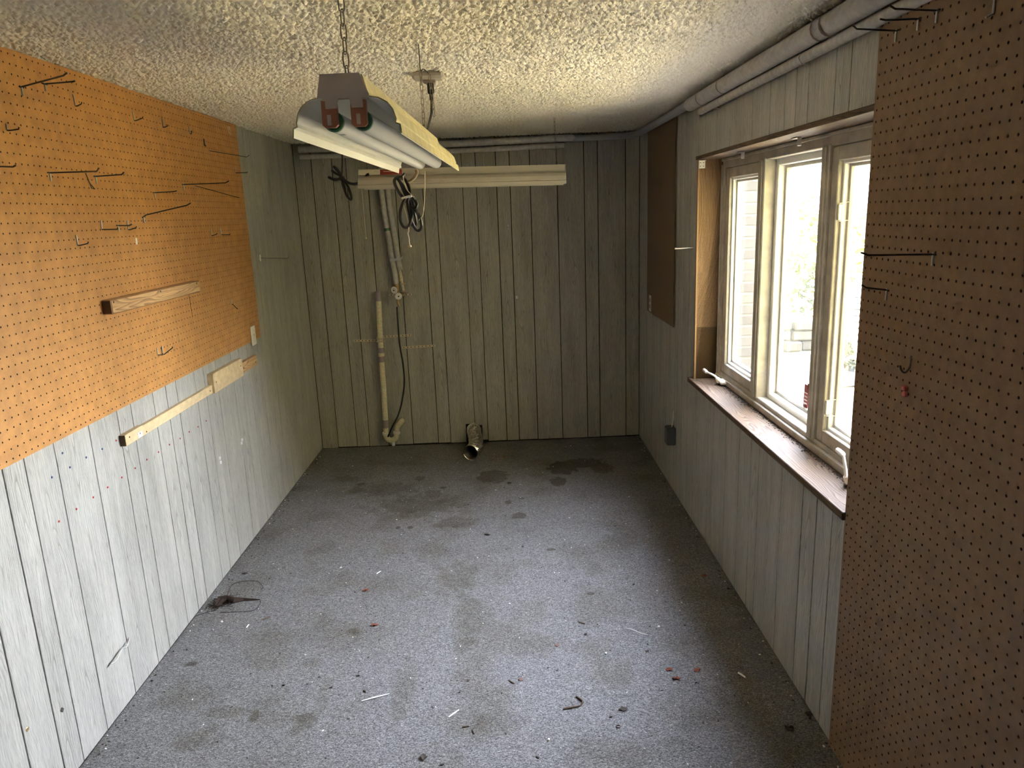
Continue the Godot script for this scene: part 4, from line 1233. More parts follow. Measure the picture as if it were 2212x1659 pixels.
func build_shop_lights() -> void:
	var a := Vector3(1.194, 1.951, 4.0)
	var b := Vector3(1.238, 1.945, 2.80)
	var z := (a - b).normalized()
	var x := Vector3.UP.cross(z).normalized()
	var T := Transform3D(Basis(x, z.cross(x), z), (a + b) * 0.5)
	var near := shop_light(T, 1.2, "twin-tube shop light with yellowed outside hanging over the middle of the room", M.yellowed)
	var mb := MB.new()
	mb.box(Vector3(-0.026, -0.0196, 0.53), Vector3(0.012, 0.001, 0.014))
	obj("stamp", placed(mb, T), M.grey, near)
	chain(Vector3(1.186, H - 0.004, 3.905), Vector3(1.186, 2.040, 3.905), 0.0016, 0.032, 0.013, M.chain, "dark steel chain at the near end of the yellowed shop light")
	chain(Vector3(1.248, H - 0.085, 2.972), Vector3(1.248, 2.034, 2.972), 0.0013, 0.026, 0.010, M.chain, "thin steel chain holding the shop light end beside the ceiling outlet")
	chain(Vector3(1.275, H - 0.095, 2.955), Vector3(1.282, 2.085, 2.955), 0.0013, 0.026, 0.010, M.chain, "loose end of thin chain dangling beside the ceiling outlet")
	mb = MB.new()
	mb.tube(smooth([Vector3(1.247, H, 2.973), Vector3(1.247, H - 0.05, 2.972), Vector3(1.248, H - 0.085, 2.972), Vector3(1.258, H - 0.080, 2.966), Vector3(1.268, H - 0.088, 2.958), Vector3(1.275, H - 0.095, 2.955)], 4), 0.0016, 6)
	tag(obj("hanger_wire", mb, M.dark_steel), "bent dark wire from the ceiling carrying the thin chains", "wire")
	# ceiling outlet with plug and cord
	var o := thing("ceiling_outlet", Vector3(1.228, H - 0.028, 2.47), "grimy boxy ceiling outlet between the hanging lights", "outlet")
	mb = MB.new()
	mb.box(Vector3(1.228, H - 0.014, 2.47), Vector3(0.125, 0.030, 0.075), 0.010)
	obj("cover", mb, M.grimy, o)
	mb = MB.new()
	mb.box(Vector3(1.232, H - 0.036, 2.47), Vector3(0.05, 0.012, 0.03), 0.003)
	obj("receptacle", mb, M.taupe, o)
	o = thing("power_cord", Vector3(1.235, 2.03, 2.86), "dark cord plugged into the ceiling outlet and running to the yellowed shop light", "cord")
	mb = MB.new()
	mb.box(Vector3(1.236, H - 0.062, 2.476), Vector3(0.026, 0.042, 0.022), 0.005)
	mb.box(Vector3(1.237, H - 0.094, 2.478), Vector3(0.016, 0.026, 0.015), 0.004)
	obj("plug", mb, M.black, o)
	mb = MB.new()
	mb.tube(smooth([Vector3(1.237, H - 0.10, 2.479), Vector3(1.236, H - 0.16, 2.52), Vector3(1.232, 2.09, 2.64), Vector3(1.236, 2.045, 2.80), Vector3(1.240, 2.032, 2.86)], 5), 0.0048, 8)
	obj("cable", mb, M.cord, o)
	# bundled cord at its far end
	o = thing("cord_bundle", Vector3(1.155, 1.71, 2.80), "coil of dark cord tied in a bundle under the yellowed shop light", "cord")
	for c in [[COIL, 0.0060], [COIL2, 0.0054], [COIL3, 0.0048]]:
		var p := smooth(c[0], 6)
		for k in p.size(): p[k] += Vector3(0, 0, 0.012 * sin(k * 0.21))
		mb = MB.new()
		mb.tube(p, c[1], 8)
		obj("loop", mb, M.cord, o)
	mb = MB.new()
	mb.tube([Vector3(1.139, 1.899, 2.80), Vector3(1.143, 1.906, 2.795), Vector3(1.150, 1.914, 2.79)], 0.0045, 8)
	obj("lead", mb, M.cord, o)
	mb = MB.new()
	mb.bar(TIE[0], TIE[1], 0.008, 0.020, 0.002, Vector3.BACK)
	mb.bar(TIE[1], TIE[2], 0.003, 0.006, 0.0, Vector3.BACK)
	obj("tie", mb, M.white, o)
	mb = MB.new()
	mb.tube(smooth(CORD_STUB, 4), 0.0058, 8)
	tag(obj("cord_stub", mb, M.tan_cord), "short tan cord curving down behind the yellowed shop light", "cord")
	o = thing("pull_string", Vector3(1.19, 1.66, 2.815), "knotted white pull string hanging through the dark cord bundle", "string")
	for s in [STRING_A, STRING_B, STRING_C]:
		mb = MB.new()
		mb.tube(smooth(s, 4), 0.0016, 6)
		obj("strand", mb, M.string, o)
	mb = MB.new()
	mb.box(Vector3(1.155, 1.657, 2.816), Vector3(0.010, 0.008, 0.006), 0.002)
	obj("knot", mb, M.string, o)

	# light by the far wall
	T = Transform3D(Basis(Vector3(0, 0, 1), Vector3(0.014, 1, 0).normalized(), Vector3(-1, 0.014, 0).normalized()), Vector3(1.268, 1.958, 0.95))
	var far := shop_light(T, 1.236, "whitish shop light hanging in front of the far wall", M.fixture_beige)
	mb = MB.new()
	mb.box(Vector3(0.0455, 0.064, 0.555), Vector3(0.0015, 0.030, 0.13), 0, Basis(Vector3.BACK, 0.225))
	var wl := obj("paper_label", placed(mb, T), M.ivory, far)
	mb = MB.new()
	mb.lathe([Vector2(0.009, 0.0), Vector2(0.009, 0.0008), Vector2(0.0075, 0.0008), Vector2(0.0075, 0.0)], Vector3(0.0462, 0.064, 0.515), Vector3.RIGHT, 14)
	obj("round_mark", placed(mb, T), M.brass, wl)
	mb = MB.new()
	mb.box(Vector3(0.0455, 0.064, 0.425), Vector3(0.0015, 0.030, 0.13), 0, Basis(Vector3.BACK, 0.225))
	var rl := obj("red_label", placed(mb, T), M.label_red, far)
	for k in 2:
		mb = MB.new()
		mb.box(Vector3(0.0463 + 0.002 * (1 - k), 0.068 - 0.009 * k, 0.425), Vector3(0.001, 0.003, 0.09 - 0.03 * k), 0, Basis(Vector3.BACK, 0.225))
		obj("print_line", placed(mb, T), M.ivory, rl)
	chain(Vector3(1.83, H - 0.004, 0.95), Vector3(1.838, 2.040, 0.95), 0.0011, 0.028, 0.010, M.chain, "fine chain above the free end of the whitish shop light")
	chain(Vector3(0.692, H - 0.004, 0.95), Vector3(0.692, 2.046, 0.95), 0.0011, 0.028, 0.010, M.chain, "fine chain above the corded end of the whitish shop light")
	o = thing("cord_bundle", Vector3(0.55, 1.88, 0.97), "knotted dark cord hanging by the corded end of the whitish shop light", "cord")
	mb = MB.new()
	mb.tube(smooth(FAR_CORD, 4), 0.0075, 8)
	obj("lead", mb, M.cord, o)
	var p2 := smooth(FAR_COIL, 5)
	for k in p2.size(): p2[k] += Vector3(0, 0, 0.02 * sin(k * 0.17))
	mb = MB.new()
	mb.tube(p2, 0.0075, 7)
	obj("loop", mb, M.cord, o)
	mb = MB.new()
	mb.tube([Vector3(0.560, H, 0.97), FAR_WIRE[0], FAR_WIRE[1]], 0.0045, 7)
	obj("hanger", mb, M.cord, o)
	mb = MB.new()
	mb.tube(FAR_STRING, 0.0014, 6)
	mb.lathe([Vector2(0, -0.006), Vector2(0.004, -0.002), Vector2(0.004, 0.003), Vector2(0, 0.006)], FAR_STRING[2], Vector3.UP, 8)
	tag(obj("pull_string", mb, M.string), "straight thin pull string below the whitish shop light", "string")


# ------------------------------------------------------------------ plumbing on the far wall and pipes round the top
func build_pipes() -> void:
	var o := thing("water_pipe", PIPE_A[6], "grey wrapped water pipe with green band, ending in a white-wheeled valve", "pipe")
	var mb := MB.new()
	mb.tube(smooth(PIPE_A, 4), 0.0205, 14)
	obj("sleeve", mb, M.wrap, o)
	mb = MB.new()
	mb.tube([Vector3(0.6475, 1.690, 0.05), Vector3(0.6492, 1.670, 0.05)], 0.0222, 14, false)
	obj("green_band", mb, M.green, o)
	mb = MB.new()
	mb.tube([Vector3(0.6348, 1.84, 0.05), Vector3(0.6362, 1.825, 0.05)], 0.0225, 14, false)
	obj("joint", mb, M.wrap, o)
	mb = MB.new()
	mb.tube([PIPE_A[6] + Vector3(0, 0.012, 0), VALVE_A[0], VALVE_A[1] + Vector3(0, -0.03, 0)], [0.014, 0.018, 0.013], 10)
	mb.tube([VALVE_A[1], VALVE_A[1].lerp(VALVE_A[2], 0.9)], [0.011, 0.008], 8)
	var v := obj("valve", mb, M.brass, o)
	var ax: Vector3 = (VALVE_A[2] - VALVE_A[1]).normalized() + Vector3(-0.25, -0.35, 0.2)
	mb = MB.new()
	mb.lathe([Vector2(0.0, 0.004), Vector2(0.010, 0.005), Vector2(0.020, 0.007), Vector2(0.0265, 0.004), Vector2(0.0265, -0.004), Vector2(0.0, -0.004)], VALVE_A[2], ax, 16)
	obj("wheel", mb, M.white, v)
	mb = MB.new()
	mb.lathe([Vector2(0.0, 0.010), Vector2(0.005, 0.009), Vector2(0.006, 0.004)], VALVE_A[2], ax, 8)
	obj("wheel_screw", mb, M.dark_steel, v)
	o = thing("water_pipe", PIPE_B_THIN[4], "grey wrapped water pipe with torn sleeve over thin painted pipe", "pipe")
	mb = MB.new()
	mb.tube(smooth(PIPE_B, 4), 0.0205, 14)
	obj("sleeve", mb, M.wrap, o)
	mb = MB.new()
	mb.tube([PIPE_B[6] + Vector3(-0.008, 0.012, 0.014), PIPE_B[6] + Vector3(-0.006, -0.03, 0.016), PIPE_B[6] + Vector3(-0.004, -0.045, 0.014)], [0.010, 0.007, 0.001], 6)
	obj("torn_flap", mb, M.wrap, o)
	mb = MB.new()
	mb.tube(PIPE_B_THIN, 0.0095, 12)
	obj("bare_pipe", mb, M.pvc, o)
	mb = MB.new()
	mb.tube([PIPE_B_THIN[2] + Vector3(0, 0.02, 0), PIPE_B_THIN[2] + Vector3(0, -0.02, 0)], 0.0125, 12)
	obj("coupling", mb, M.pvc, o)
	for k in [3, 4]:
		mb = MB.new()
		mb.box(PIPE_B_THIN[k] + Vector3(0.008, -0.004, 0.0), Vector3(0.045, 0.009, 0.030), 0.003)
		obj("pipe_clip", mb, M.strap, o)
	mb = MB.new()
	mb.tube([VALVE_B[0], VALVE_B[1], VALVE_B[1].lerp(VALVE_B[2], 0.95)], [0.013, 0.017, 0.010], 10)
	mb.tube([VALVE_B[1] + Vector3(-0.01, 0, 0.03), SPOUT[0], SPOUT[1], SPOUT[2]], [0.013, 0.013, 0.012, 0.009], 10)
	v = obj("tap", mb, M.brass, o)
	ax = Vector3(0.35, -0.2, 1.0)
	mb = MB.new()
	mb.lathe([Vector2(0.0, 0.004), Vector2(0.010, 0.005), Vector2(0.020, 0.007), Vector2(0.0265, 0.004), Vector2(0.0265, -0.004), Vector2(0.0, -0.004)], VALVE_B[2], ax, 16)
	obj("wheel", mb, M.white, v)
	mb = MB.new()
	mb.lathe([Vector2(0.0, 0.010), Vector2(0.005, 0.009), Vector2(0.006, 0.004)], VALVE_B[2], ax, 8)
	obj("wheel_screw", mb, M.dark_steel, v)
	# strap that clamps both
	mb = MB.new()
	mb.bar(CLAMP[0] + Vector3(-0.006, 0, 0.024), CLAMP[1] + Vector3(0.004, 0, 0.024), 0.002, 0.018, 0, Vector3.UP)
	mb.bar(CLAMP[0] + Vector3(-0.006, 0, 0.024), CLAMP[0] + Vector3(-0.008, 0, -0.04), 0.002, 0.018, 0, Vector3.UP)
	mb.bar(CLAMP[1] + Vector3(0.004, 0, 0.024), CLAMP[2] + Vector3(0.0, -0.004, 0.0), 0.002, 0.016, 0, Vector3.UP)
	tag(obj("pipe_clamp", mb, M.steel), "bent metal strap clamping the two grey wrapped pipes", "clamp")
	# waste pipe
	o = thing("waste_pipe", TRAP[2], "cream plastic standpipe with purple bands and a trap at the floor", "pipe")
	mb = MB.new()
	mb.tube(smooth(STANDPIPE, 4), 0.021, 16)
	obj("standpipe", mb, M.pvc, o)
	for q in [[0, 0.0, 0.93], [2, 0.3, 0.55], [2, 0.72, 1.0], [4, 0.6, 0.85]]:
		mb = MB.new()
		var p0: Vector3 = STANDPIPE[q[0]].lerp(STANDPIPE[q[0] + 1], q[1])
		var p1: Vector3 = STANDPIPE[q[0]].lerp(STANDPIPE[q[0] + 1], q[2])
		mb.tube([p0, p1], 0.0216, 16)
		obj("primer_band", mb, M.purple, o)
	mb = MB.new()
	mb.tube([STANDPIPE[2].lerp(STANDPIPE[3], 0.58), STANDPIPE[2].lerp(STANDPIPE[3], 0.70)], 0.0245, 16)
	obj("coupling", mb, M.pvc, o)
	mb = MB.new()
	mb.tube(smooth(TRAP, 4), 0.021, 14)
	obj("trap", mb, M.pvc, o)
	for q in [TRAP[0] + Vector3(0, -0.01, 0), TRAP[5]]:
		mb = MB.new()
		mb.lathe([Vector2(0.020, -0.012), Vector2(0.028, -0.010), Vector2(0.028, 0.010), Vector2(0.020, 0.012)], q, Vector3(0.1, 1, 0), 12)
		obj("slip_nut", mb, M.ivory, o)
	mb = MB.new()
	mb.lathe([Vector2(0.013, 0.0), Vector2(0.013, 0.03), Vector2(0.009, 0.032), Vector2(0, 0.032)], Vector3(0.572, 0.052, 0.06), Vector3.DOWN, 12)
	obj("clean_out_plug", mb, M.white, o)
	mb = MB.new()
	mb.tube([TRAP[6], TRAP[7], Vector3(0.645, 0.205, 0.0)], 0.022, 14)
	obj("outlet_pipe", mb, M.pvc, o)
	mb = MB.new()
	var hose := smooth(BLACK_HOSE, 5)
	for k in hose.size(): hose[k] += Vector3(0, 0, 0.012)
	mb.tube(hose, 0.0065, 9)
	tag(obj("drain_hose", mb, M.black), "thin black hose from the tap down to the waste trap", "hose")
	# perforated hanger straps
	var notes := ["perforated metal strap reaching from the standpipe toward the corner", "perforated metal strap reaching from the standpipe behind the black hose", "loose perforated strap to the right of the black hose", "perforated strap across the wall behind the white-wheeled valves"]
	notes[2] = "loose perforated strap on the wall beyond the black hose"
	for k in 4:
		var p0: Vector3 = STRAPS[k * 2]
		var p1: Vector3 = STRAPS[k * 2 + 1]
		var cnt := int(p0.distance_to(p1) / 0.026)
		var s := thing("hanger_strap", p0, notes[k], "strap")
		mb = MB.new()
		mb.bar(p0, p1, 0.0018, 0.016 if k < 3 else 0.011, 0, Vector3.UP)
		obj("band", mb, M.strap, s)
		for h in cnt:
			mb = MB.new()
			mb.lathe([Vector2(0, 0.0006), Vector2(0.0042, 0.0006), Vector2(0.0044, 0)], p0.lerp(p1, (h + 0.5) / cnt) + Vector3(0, 0, 0.0009), Vector3.BACK, 7)
			obj("hole", mb, M.endgrain_or_shade, s)
	for q in [[0.852, "upper strap loop"], [0.876, ""]]:
		mb = MB.new()
		mb.tube([Vector3(0.508, q[0], 0.02), Vector3(0.512, q[0], 0.075), Vector3(0.536, q[0], 0.086), Vector3(0.560, q[0], 0.075), Vector3(0.562, q[0], 0.02)], 0.0055, 7)
		obj("strap_loop", mb, M.strap, get_node("waste_pipe"))
	# foil duct
	o = thing("flexible_duct", Vector3(1.21, 0.0, 0.25), "crinkled silver foil duct coming out of a broken hole at the floor", "duct")
	var dp := smooth([Vector3(1.205, 0.105, -0.005), Vector3(1.212, 0.098, 0.06), Vector3(1.226, 0.072, 0.17), Vector3(1.228, 0.060, 0.28), Vector3(1.214, 0.058, 0.37), Vector3(1.196, 0.058, 0.43)], 10)
	var rr := []
	for k in dp.size(): rr.append(0.054 + (0.0028 if k % 2 == 0 else -0.0028))
	mb = MB.new()
	mb.tube(dp, rr, 26, false, 0.075)
	var rin := []
	for k in dp.size(): rin.append(rr[k] - 0.006)
	obj("foil_hose", mb, M.foil, o)
	mb = MB.new()
	mb.tube(dp, rin, 20, false, 0.05)
	obj("liner", mb, M.dark_steel, o)
	# bits on the far wall
	var bit := ["small dark cable clip on the far wall", "small pale plastic stub on the far wall", "tiny nail high on the far wall"]
	mb = MB.new()
	mb.box(BACK_BITS[0] + Vector3(0, 0.01, 0.006), Vector3(0.018, 0.018, 0.012), 0.003)
	mb.lathe([Vector2(0.004, -0.006), Vector2(0.010, 0.0), Vector2(0.006, 0.008), Vector2(0, 0.008)], BACK_BITS[0] + Vector3(0, -0.012, 0.006), Vector3.BACK, 10)
	tag(obj("cable_clip", mb, M.steel), "small metal cable clip on the far wall below the whitish light", "clip")
	mb = MB.new()
	mb.box(BACK_BITS[1] + Vector3(0, 0, 0.006), Vector3(0.013, 0.022, 0.012), 0.002)
	tag(obj("plastic_stub", mb, M.ivory), "small pale plastic stub halfway up the far wall", "clip")
	for k in [2, 3, 4]:
		mb = MB.new()
		mb.lathe([Vector2(0, 0.004), Vector2(0.003, 0.0035), Vector2(0.0035, 0)], BACK_BITS[k], Vector3.BACK, 8)
		tag(obj("nail_head", mb, M.dark_steel), "tiny dark nail head in the far wall", "nail", "nail heads in the far wall")
	# pipes round the top of the room
	o = thing("ceiling_pipe", Vector3(W - 0.045, 2.22, 2.5), "thick grey wrapped pipe with dark bands under the ceiling above the window", "pipe")
	mb = MB.new()
	mb.tube([Vector3(W - 0.045, 2.262, 4.9), Vector3(W - 0.045, 2.262, 2.2), Vector3(W - 0.045, 2.262, 1.62)], 0.032, 16)
	obj("wrapped_pipe", mb, M.wrap, o)
	mb = MB.new()
	mb.tube(smooth([Vector3(W - 0.045, 2.266, 1.64), Vector3(W - 0.045, 2.268, 0.5), Vector3(W - 0.06, 2.268, 0.14), Vector3(W - 0.16, 2.27, 0.055), Vector3(W - 0.5, 2.266, 0.05)], 5), 0.022, 12)
	obj("bare_pipe", mb, M.grey, o)
	for z in [3.24, 3.18, 2.20, 1.86]:
		mb = MB.new()
		mb.tube([Vector3(W - 0.045, 2.262, z - 0.006), Vector3(W - 0.045, 2.262, z + 0.006)], 0.0365, 16, false)
		obj("band", mb, M.disc, o)
	o = thing("ceiling_pipe", Vector3(W - 0.02, 2.19, 3.3), "slim pale pipe along the wall just under the thick wrapped pipe", "pipe")
	mb = MB.new()
	mb.tube([Vector3(W - 0.022, 2.214, 4.9), Vector3(W - 0.022, 2.214, 1.74)], 0.017, 12)
	obj("pipe_run", mb, M.wrap, o)
	for z in [4.0, 3.0, 2.0]:
		mb = MB.new()
		mb.tube([Vector3(W - 0.001, 2.24, z), Vector3(W - 0.03, 2.235, z), Vector3(W - 0.042, 2.214, z), Vector3(W - 0.03, 2.195, z), Vector3(W - 0.001, 2.19, z)], 0.002, 6)
		obj("clip", mb, M.steel, o)
	mb = MB.new()
	mb.tube(smooth([Vector3(W - 0.5, 2.268, 0.05), Vector3(1.95, 2.272, 0.05), Vector3(1.1, 2.262, 0.05), Vector3(0.06, 2.262, 0.05)], 4), 0.024, 14)
	tag(obj("ceiling_pipe", mb, M.wrap), "upper grey pipe along the top of the far wall", "pipe")
	o = thing("ceiling_pipe", Vector3(1.1, 2.2, 0.05), "lower grey pipe along the far wall ending above the whitish light", "pipe")
	mb = MB.new()
	mb.tube([Vector3(0.06, 2.212, 0.035), Vector3(1.1, 2.214, 0.035), Vector3(1.965, 2.224, 0.035)], 0.019, 12)
	obj("pipe_run", mb, M.wrap, o)
	for x in [0.5, 1.3, 1.9]:
		mb = MB.new()
		mb.tube([Vector3(x, 2.245, 0.0), Vector3(x, 2.242, 0.03), Vector3(x, 2.214, 0.057), Vector3(x, 2.19, 0.03), Vector3(x, 2.186, 0.0)], 0.002, 6)
		obj("clip", mb, M.steel, o)

func build_right_wall_things() -> void:
	# outlet plate, junction box, long nail
	var o := thing("outlet_plate", RIGHT_BITS[0] + Vector3(0, -0.06, 0), "worn whitish outlet plate at the bottom of the dark hardboard sheet", "outlet")
	var mb := MB.new()
	mb.box(RIGHT_BITS[0] + Vector3(-0.006, 0, 0), Vector3(0.007, 0.114, 0.070), 0.002)
	obj("plate", mb, M.ivory, o)
	for dy in [-0.022, 0.022]:
		mb = MB.new()
		mb.box(RIGHT_BITS[0] + Vector3(-0.0105, dy, 0), Vector3(0.003, 0.026, 0.030), 0.001)
		obj("socket", mb, M.taupe, o)
	o = thing("junction_box", Vector3(W, 0.32, 1.195), "dark grey electrical box low on the window wall", "outlet box")
	mb = MB.new()
	mb.box(Vector3(W - 0.026, 0.376, 1.195), Vector3(0.052, 0.112, 0.075), 0.004)
	obj("box", mb, M.box_grey, o)
	mb = MB.new()
	mb.box(Vector3(W - 0.054, 0.376, 1.195), Vector3(0.004, 0.104, 0.066), 0.001)
	obj("cover", mb, M.box_grey, o)
	mb = MB.new()
	mb.tube(smooth([Vector3(W - 0.02, 0.43, 1.20), Vector3(W - 0.012, 0.46, 1.196), Vector3(W - 0.008, 0.50, 1.19), Vector3(W - 0.004, 0.53, 1.18)], 4), 0.004, 7)
	obj("wire", mb, M.ivory, o)
	mb = MB.new()
	mb.tube([NAIL[0], NAIL[1].lerp(NAIL[0], 0.06)], [0.0022, 0.0045], 8)
	mb.lathe([Vector2(0.0055, 0.0), Vector2(0.0055, 0.004), Vector2(0.0, 0.005)], NAIL[1].lerp(NAIL[0], 0.06), Vector3.LEFT, 9)
	tag(obj("long_nail", mb, M.steel), "long shiny nail sticking out of the wall beside the pine window jamb", "nail")


# ------------------------------------------------------------------ litter on the carpet
func scrap_leaf(c: Vector3, size: float, mat: Material, called: String, label: String, category: String, group := "") -> void:
	var mb := MB.new()
	var n := 9
	var rim := []
	var turn := rng.randf() * TAU
	for k in n:
		var a := TAU * k / n
		var r := size * (0.55 + 0.45 * absf(cos(a))) * rng.randf_range(0.7, 1.1)
		rim.append(c + Vector3(cos(a + turn) * r, rng.randf_range(0.002, 0.010) * size / 0.02, sin(a + turn) * r * 0.8))
	var top := c + Vector3(0, 0.004, 0)
	for k in n:
		mb.ftri(top, rim[k], rim[(k + 1) % n], Vector3.UP)
		mb.ftri(top - Vector3(0, 0.0015, 0), rim[k] - Vector3(0, 0.0015, 0), rim[(k + 1) % n] - Vector3(0, 0.0015, 0), Vector3.DOWN)
	for k in mb.v.size():
		mb.v[k].y = maxf(mb.v[k].y, 0.0005)
	tag(obj(called, mb, mat), label, category, group)

func stick(a: Vector3, b: Vector3, r: float, mat: Material, called: String, label: String, category: String, group := "") -> void:
	var mb := MB.new()
	var up := Vector3(0, r * 1.02, 0)
	mb.tube([a + up, a.lerp(b, 0.5) + up * 1.3, b + up], [r, r * 0.9, r * 0.75], 6, true, 0.25)
	tag(obj(called, mb, mat), label, category, group)

func build_litter() -> void:
	for p in RED_LEAVES:
		scrap_leaf(p, 0.017, M.leaf_red, "leaf_scrap", "curled reddish leaf scrap on the grey carpet", "leaf", "reddish leaf scraps on the carpet")
	var ln := ["crumpled dark leaf close to the pale panelling beyond the brown fluff", "dark leaf scrap alone in the middle of the carpet", "dark leaf caught against the window wall by the brown pegboard", "dark leaf in the shade near the brown pegboard", "frayed dark leaf beside the forked twig", "dark leaf scrap between the far water stains", "dark leaf scrap between two short dark twigs"]
	for k in DARK_LEAVES.size():
		scrap_leaf(DARK_LEAVES[k], 0.019, M.leaf_dark, "leaf_scrap", ln[k], "leaf")
	var notes := ["longest white stick on the carpet, with a rounded end", "short white stick on the carpet near the longest one", "tiny pale splinter on the carpet in mid floor", "white stub of stick in the shadow beside the window wall", "small white sliver on the carpet near the brown fluff"]
	for k in 5:
		stick(PALE_STICKS[k * 2], PALE_STICKS[k * 2 + 1], 0.0028 if k != 3 else 0.004, M.white, "pale_stick", notes[k], "stick")
	for k in 6:
		stick(DARK_TWIGS[k * 2], DARK_TWIGS[k * 2 + 1], 0.0024, M.twig, "twig", "short straight dark twig on the carpet", "twig", "short dark twigs on the carpet")
	var o := thing("twig", BRANCH[0], "bent grey-brown forked twig on the carpet", "twig")
	var mb := MB.new()
	var up := Vector3(0, 0.004, 0)
	var bp := []
	for p in BRANCH: bp.append(p + up)
	mb.tube(smooth(bp, 3), 0.0032, 6, true, 0.3)
	obj("stem", mb, M.twig, o)
	mb = MB.new()
	mb.tube([BRANCH[2] + up, BRANCH[2] + Vector3(0.014, 0.008, -0.012), BRANCH[3] + Vector3(0.004, 0.004, 0.006)], [0.002, 0.0018, 0.001], 5)
	obj("side_shoot", mb, M.twig, o)
	mb = MB.new()
	var sp := []
	for p in WHITE_STRING: sp.append(p + Vector3(0, 0.002, 0))
	mb.tube(smooth(sp, 4), 0.0018, 6)
	tag(obj("white_wire", mb, M.white), "thin curved white wire lying on the carpet", "wire")
	for p in DISCS:
		mb = MB.new()
		mb.lathe([Vector2(0.0, 0.003), Vector2(0.009, 0.003), Vector2(0.011, 0.0015), Vector2(0.0105, 0.0)], p, Vector3.UP, 14)
		tag(obj("flat_disc", mb, M.disc), "small round brown disc like a coin on the carpet", "disc", "brown discs on the carpet")
	for p in SCRAPS:
		mb = MB.new()
		mb.box(p + Vector3(0, 0.004, 0), Vector3(rng.randf_range(0.008, 0.014), 0.007, rng.randf_range(0.006, 0.012)), 0.002, Basis(Vector3.UP, rng.randf() * 3.0))
		tag(obj("plaster_crumb", mb, M.white), "white crumb of plaster on the carpet", "crumb", "white crumbs on the carpet")
	for p in DARK_BITS:
		scrap_leaf(p, rng.randf_range(0.007, 0.011), M.leaf_dark, "dark_crumb", "tiny dark crumb on the carpet", "crumb", "dark crumbs on the carpet")
	o = thing("fluff_clump", CLUMP[2], "dark brown matted clump of fluff with trailing hair near the pale panelling", "fluff")
	mb = MB.new()
	var cp := []
	var cr := []
	for k in CLUMP.size():
		cp.append(CLUMP[k] + Vector3(0, 0.010 if k < 4 else 0.004, 0))
		cr.append([0.007, 0.019, 0.020, 0.016, 0.008, 0.002][k])
	for k in 40:
		var b: Vector3 = cp[rng.randi() % 4]
		var q := [b]
		for s in 5: q.append(q[-1] + Vector3(rng.randfn(0, 0.014), rng.randfn(0, 0.005), rng.randfn(0, 0.012)))
		for s in q.size(): q[s].y = clampf(q[s].y, 0.002, 0.02)
		mb.tube(smooth(q, 3), 0.0011, 4)
	mb.tube(cp, cr, 9, true, 0.7)
	obj("mat", mb, M.fluff, o)
	mb = MB.new()
	var hp := []
	for p in HAIR_TAIL: hp.append(p + Vector3(0, 0.0022, 0))
	mb.tube(smooth(hp, 5), 0.0012, 5)
	obj("hair", mb, M.fluff, o)
	mb = MB.new()
	hp = []
	for p in HAIR_LOOP: hp.append(p + Vector3(0, 0.0018, 0))
	mb.tube(smooth(hp, 5), 0.0011, 5)
	tag(obj("hair_strand", mb, M.fluff), "thin dark strand curved in an open loop on the carpet", "hair")
	mb = MB.new()
	var rp := []
	for k in 15: rp.append(RING[0] + Vector3(cos(TAU * k / 14) * 0.007, 0.002, sin(TAU * k / 14) * 0.007))
	mb.tube(rp, 0.0018, 6, false)
	tag(obj("small_ring", mb, M.dark_steel), "tiny dark ring lying on the carpet", "ring")
	# crumbs too many to count
	o = thing("floor_crumbs", Vector3(W * 0.5, 0, 1.8), "scattered pale and dark dirt crumbs all over the carpet", "crumbs")
	o.set_meta("kind", "stuff")
	for q in [[M.white, 170, "pale_crumbs"], [M.leaf_dark, 330, "dark_crumbs"]]:
		mb = MB.new()
		for k in q[1]:
			var s := rng.randf_range(0.0016, 0.0040)
			mb.box(Vector3(rng.randf_range(0.03, W - 0.03), s * 0.4, pow(rng.randf(), 0.8) * 3.7), Vector3(s, s * 0.8, s * rng.randf_range(0.8, 2.2)), 0, Basis(Vector3.UP, rng.randf() * 3.0))
		for k in int(q[1] * 0.4):
			var s := rng.randf_range(0.002, 0.005)
			var side := 0.012 + absf(rng.randfn(0, 0.02))
			mb.box(Vector3(side if rng.randf() < 0.5 else W - side, s * 0.4, rng.randf() * 3.7), Vector3(s, s * 0.8, s * 1.5), 0, Basis(Vector3.UP, rng.randf() * 3.0))
		var c := obj(q[2], mb, q[0], o)
		c.set_meta("kind", "stuff")


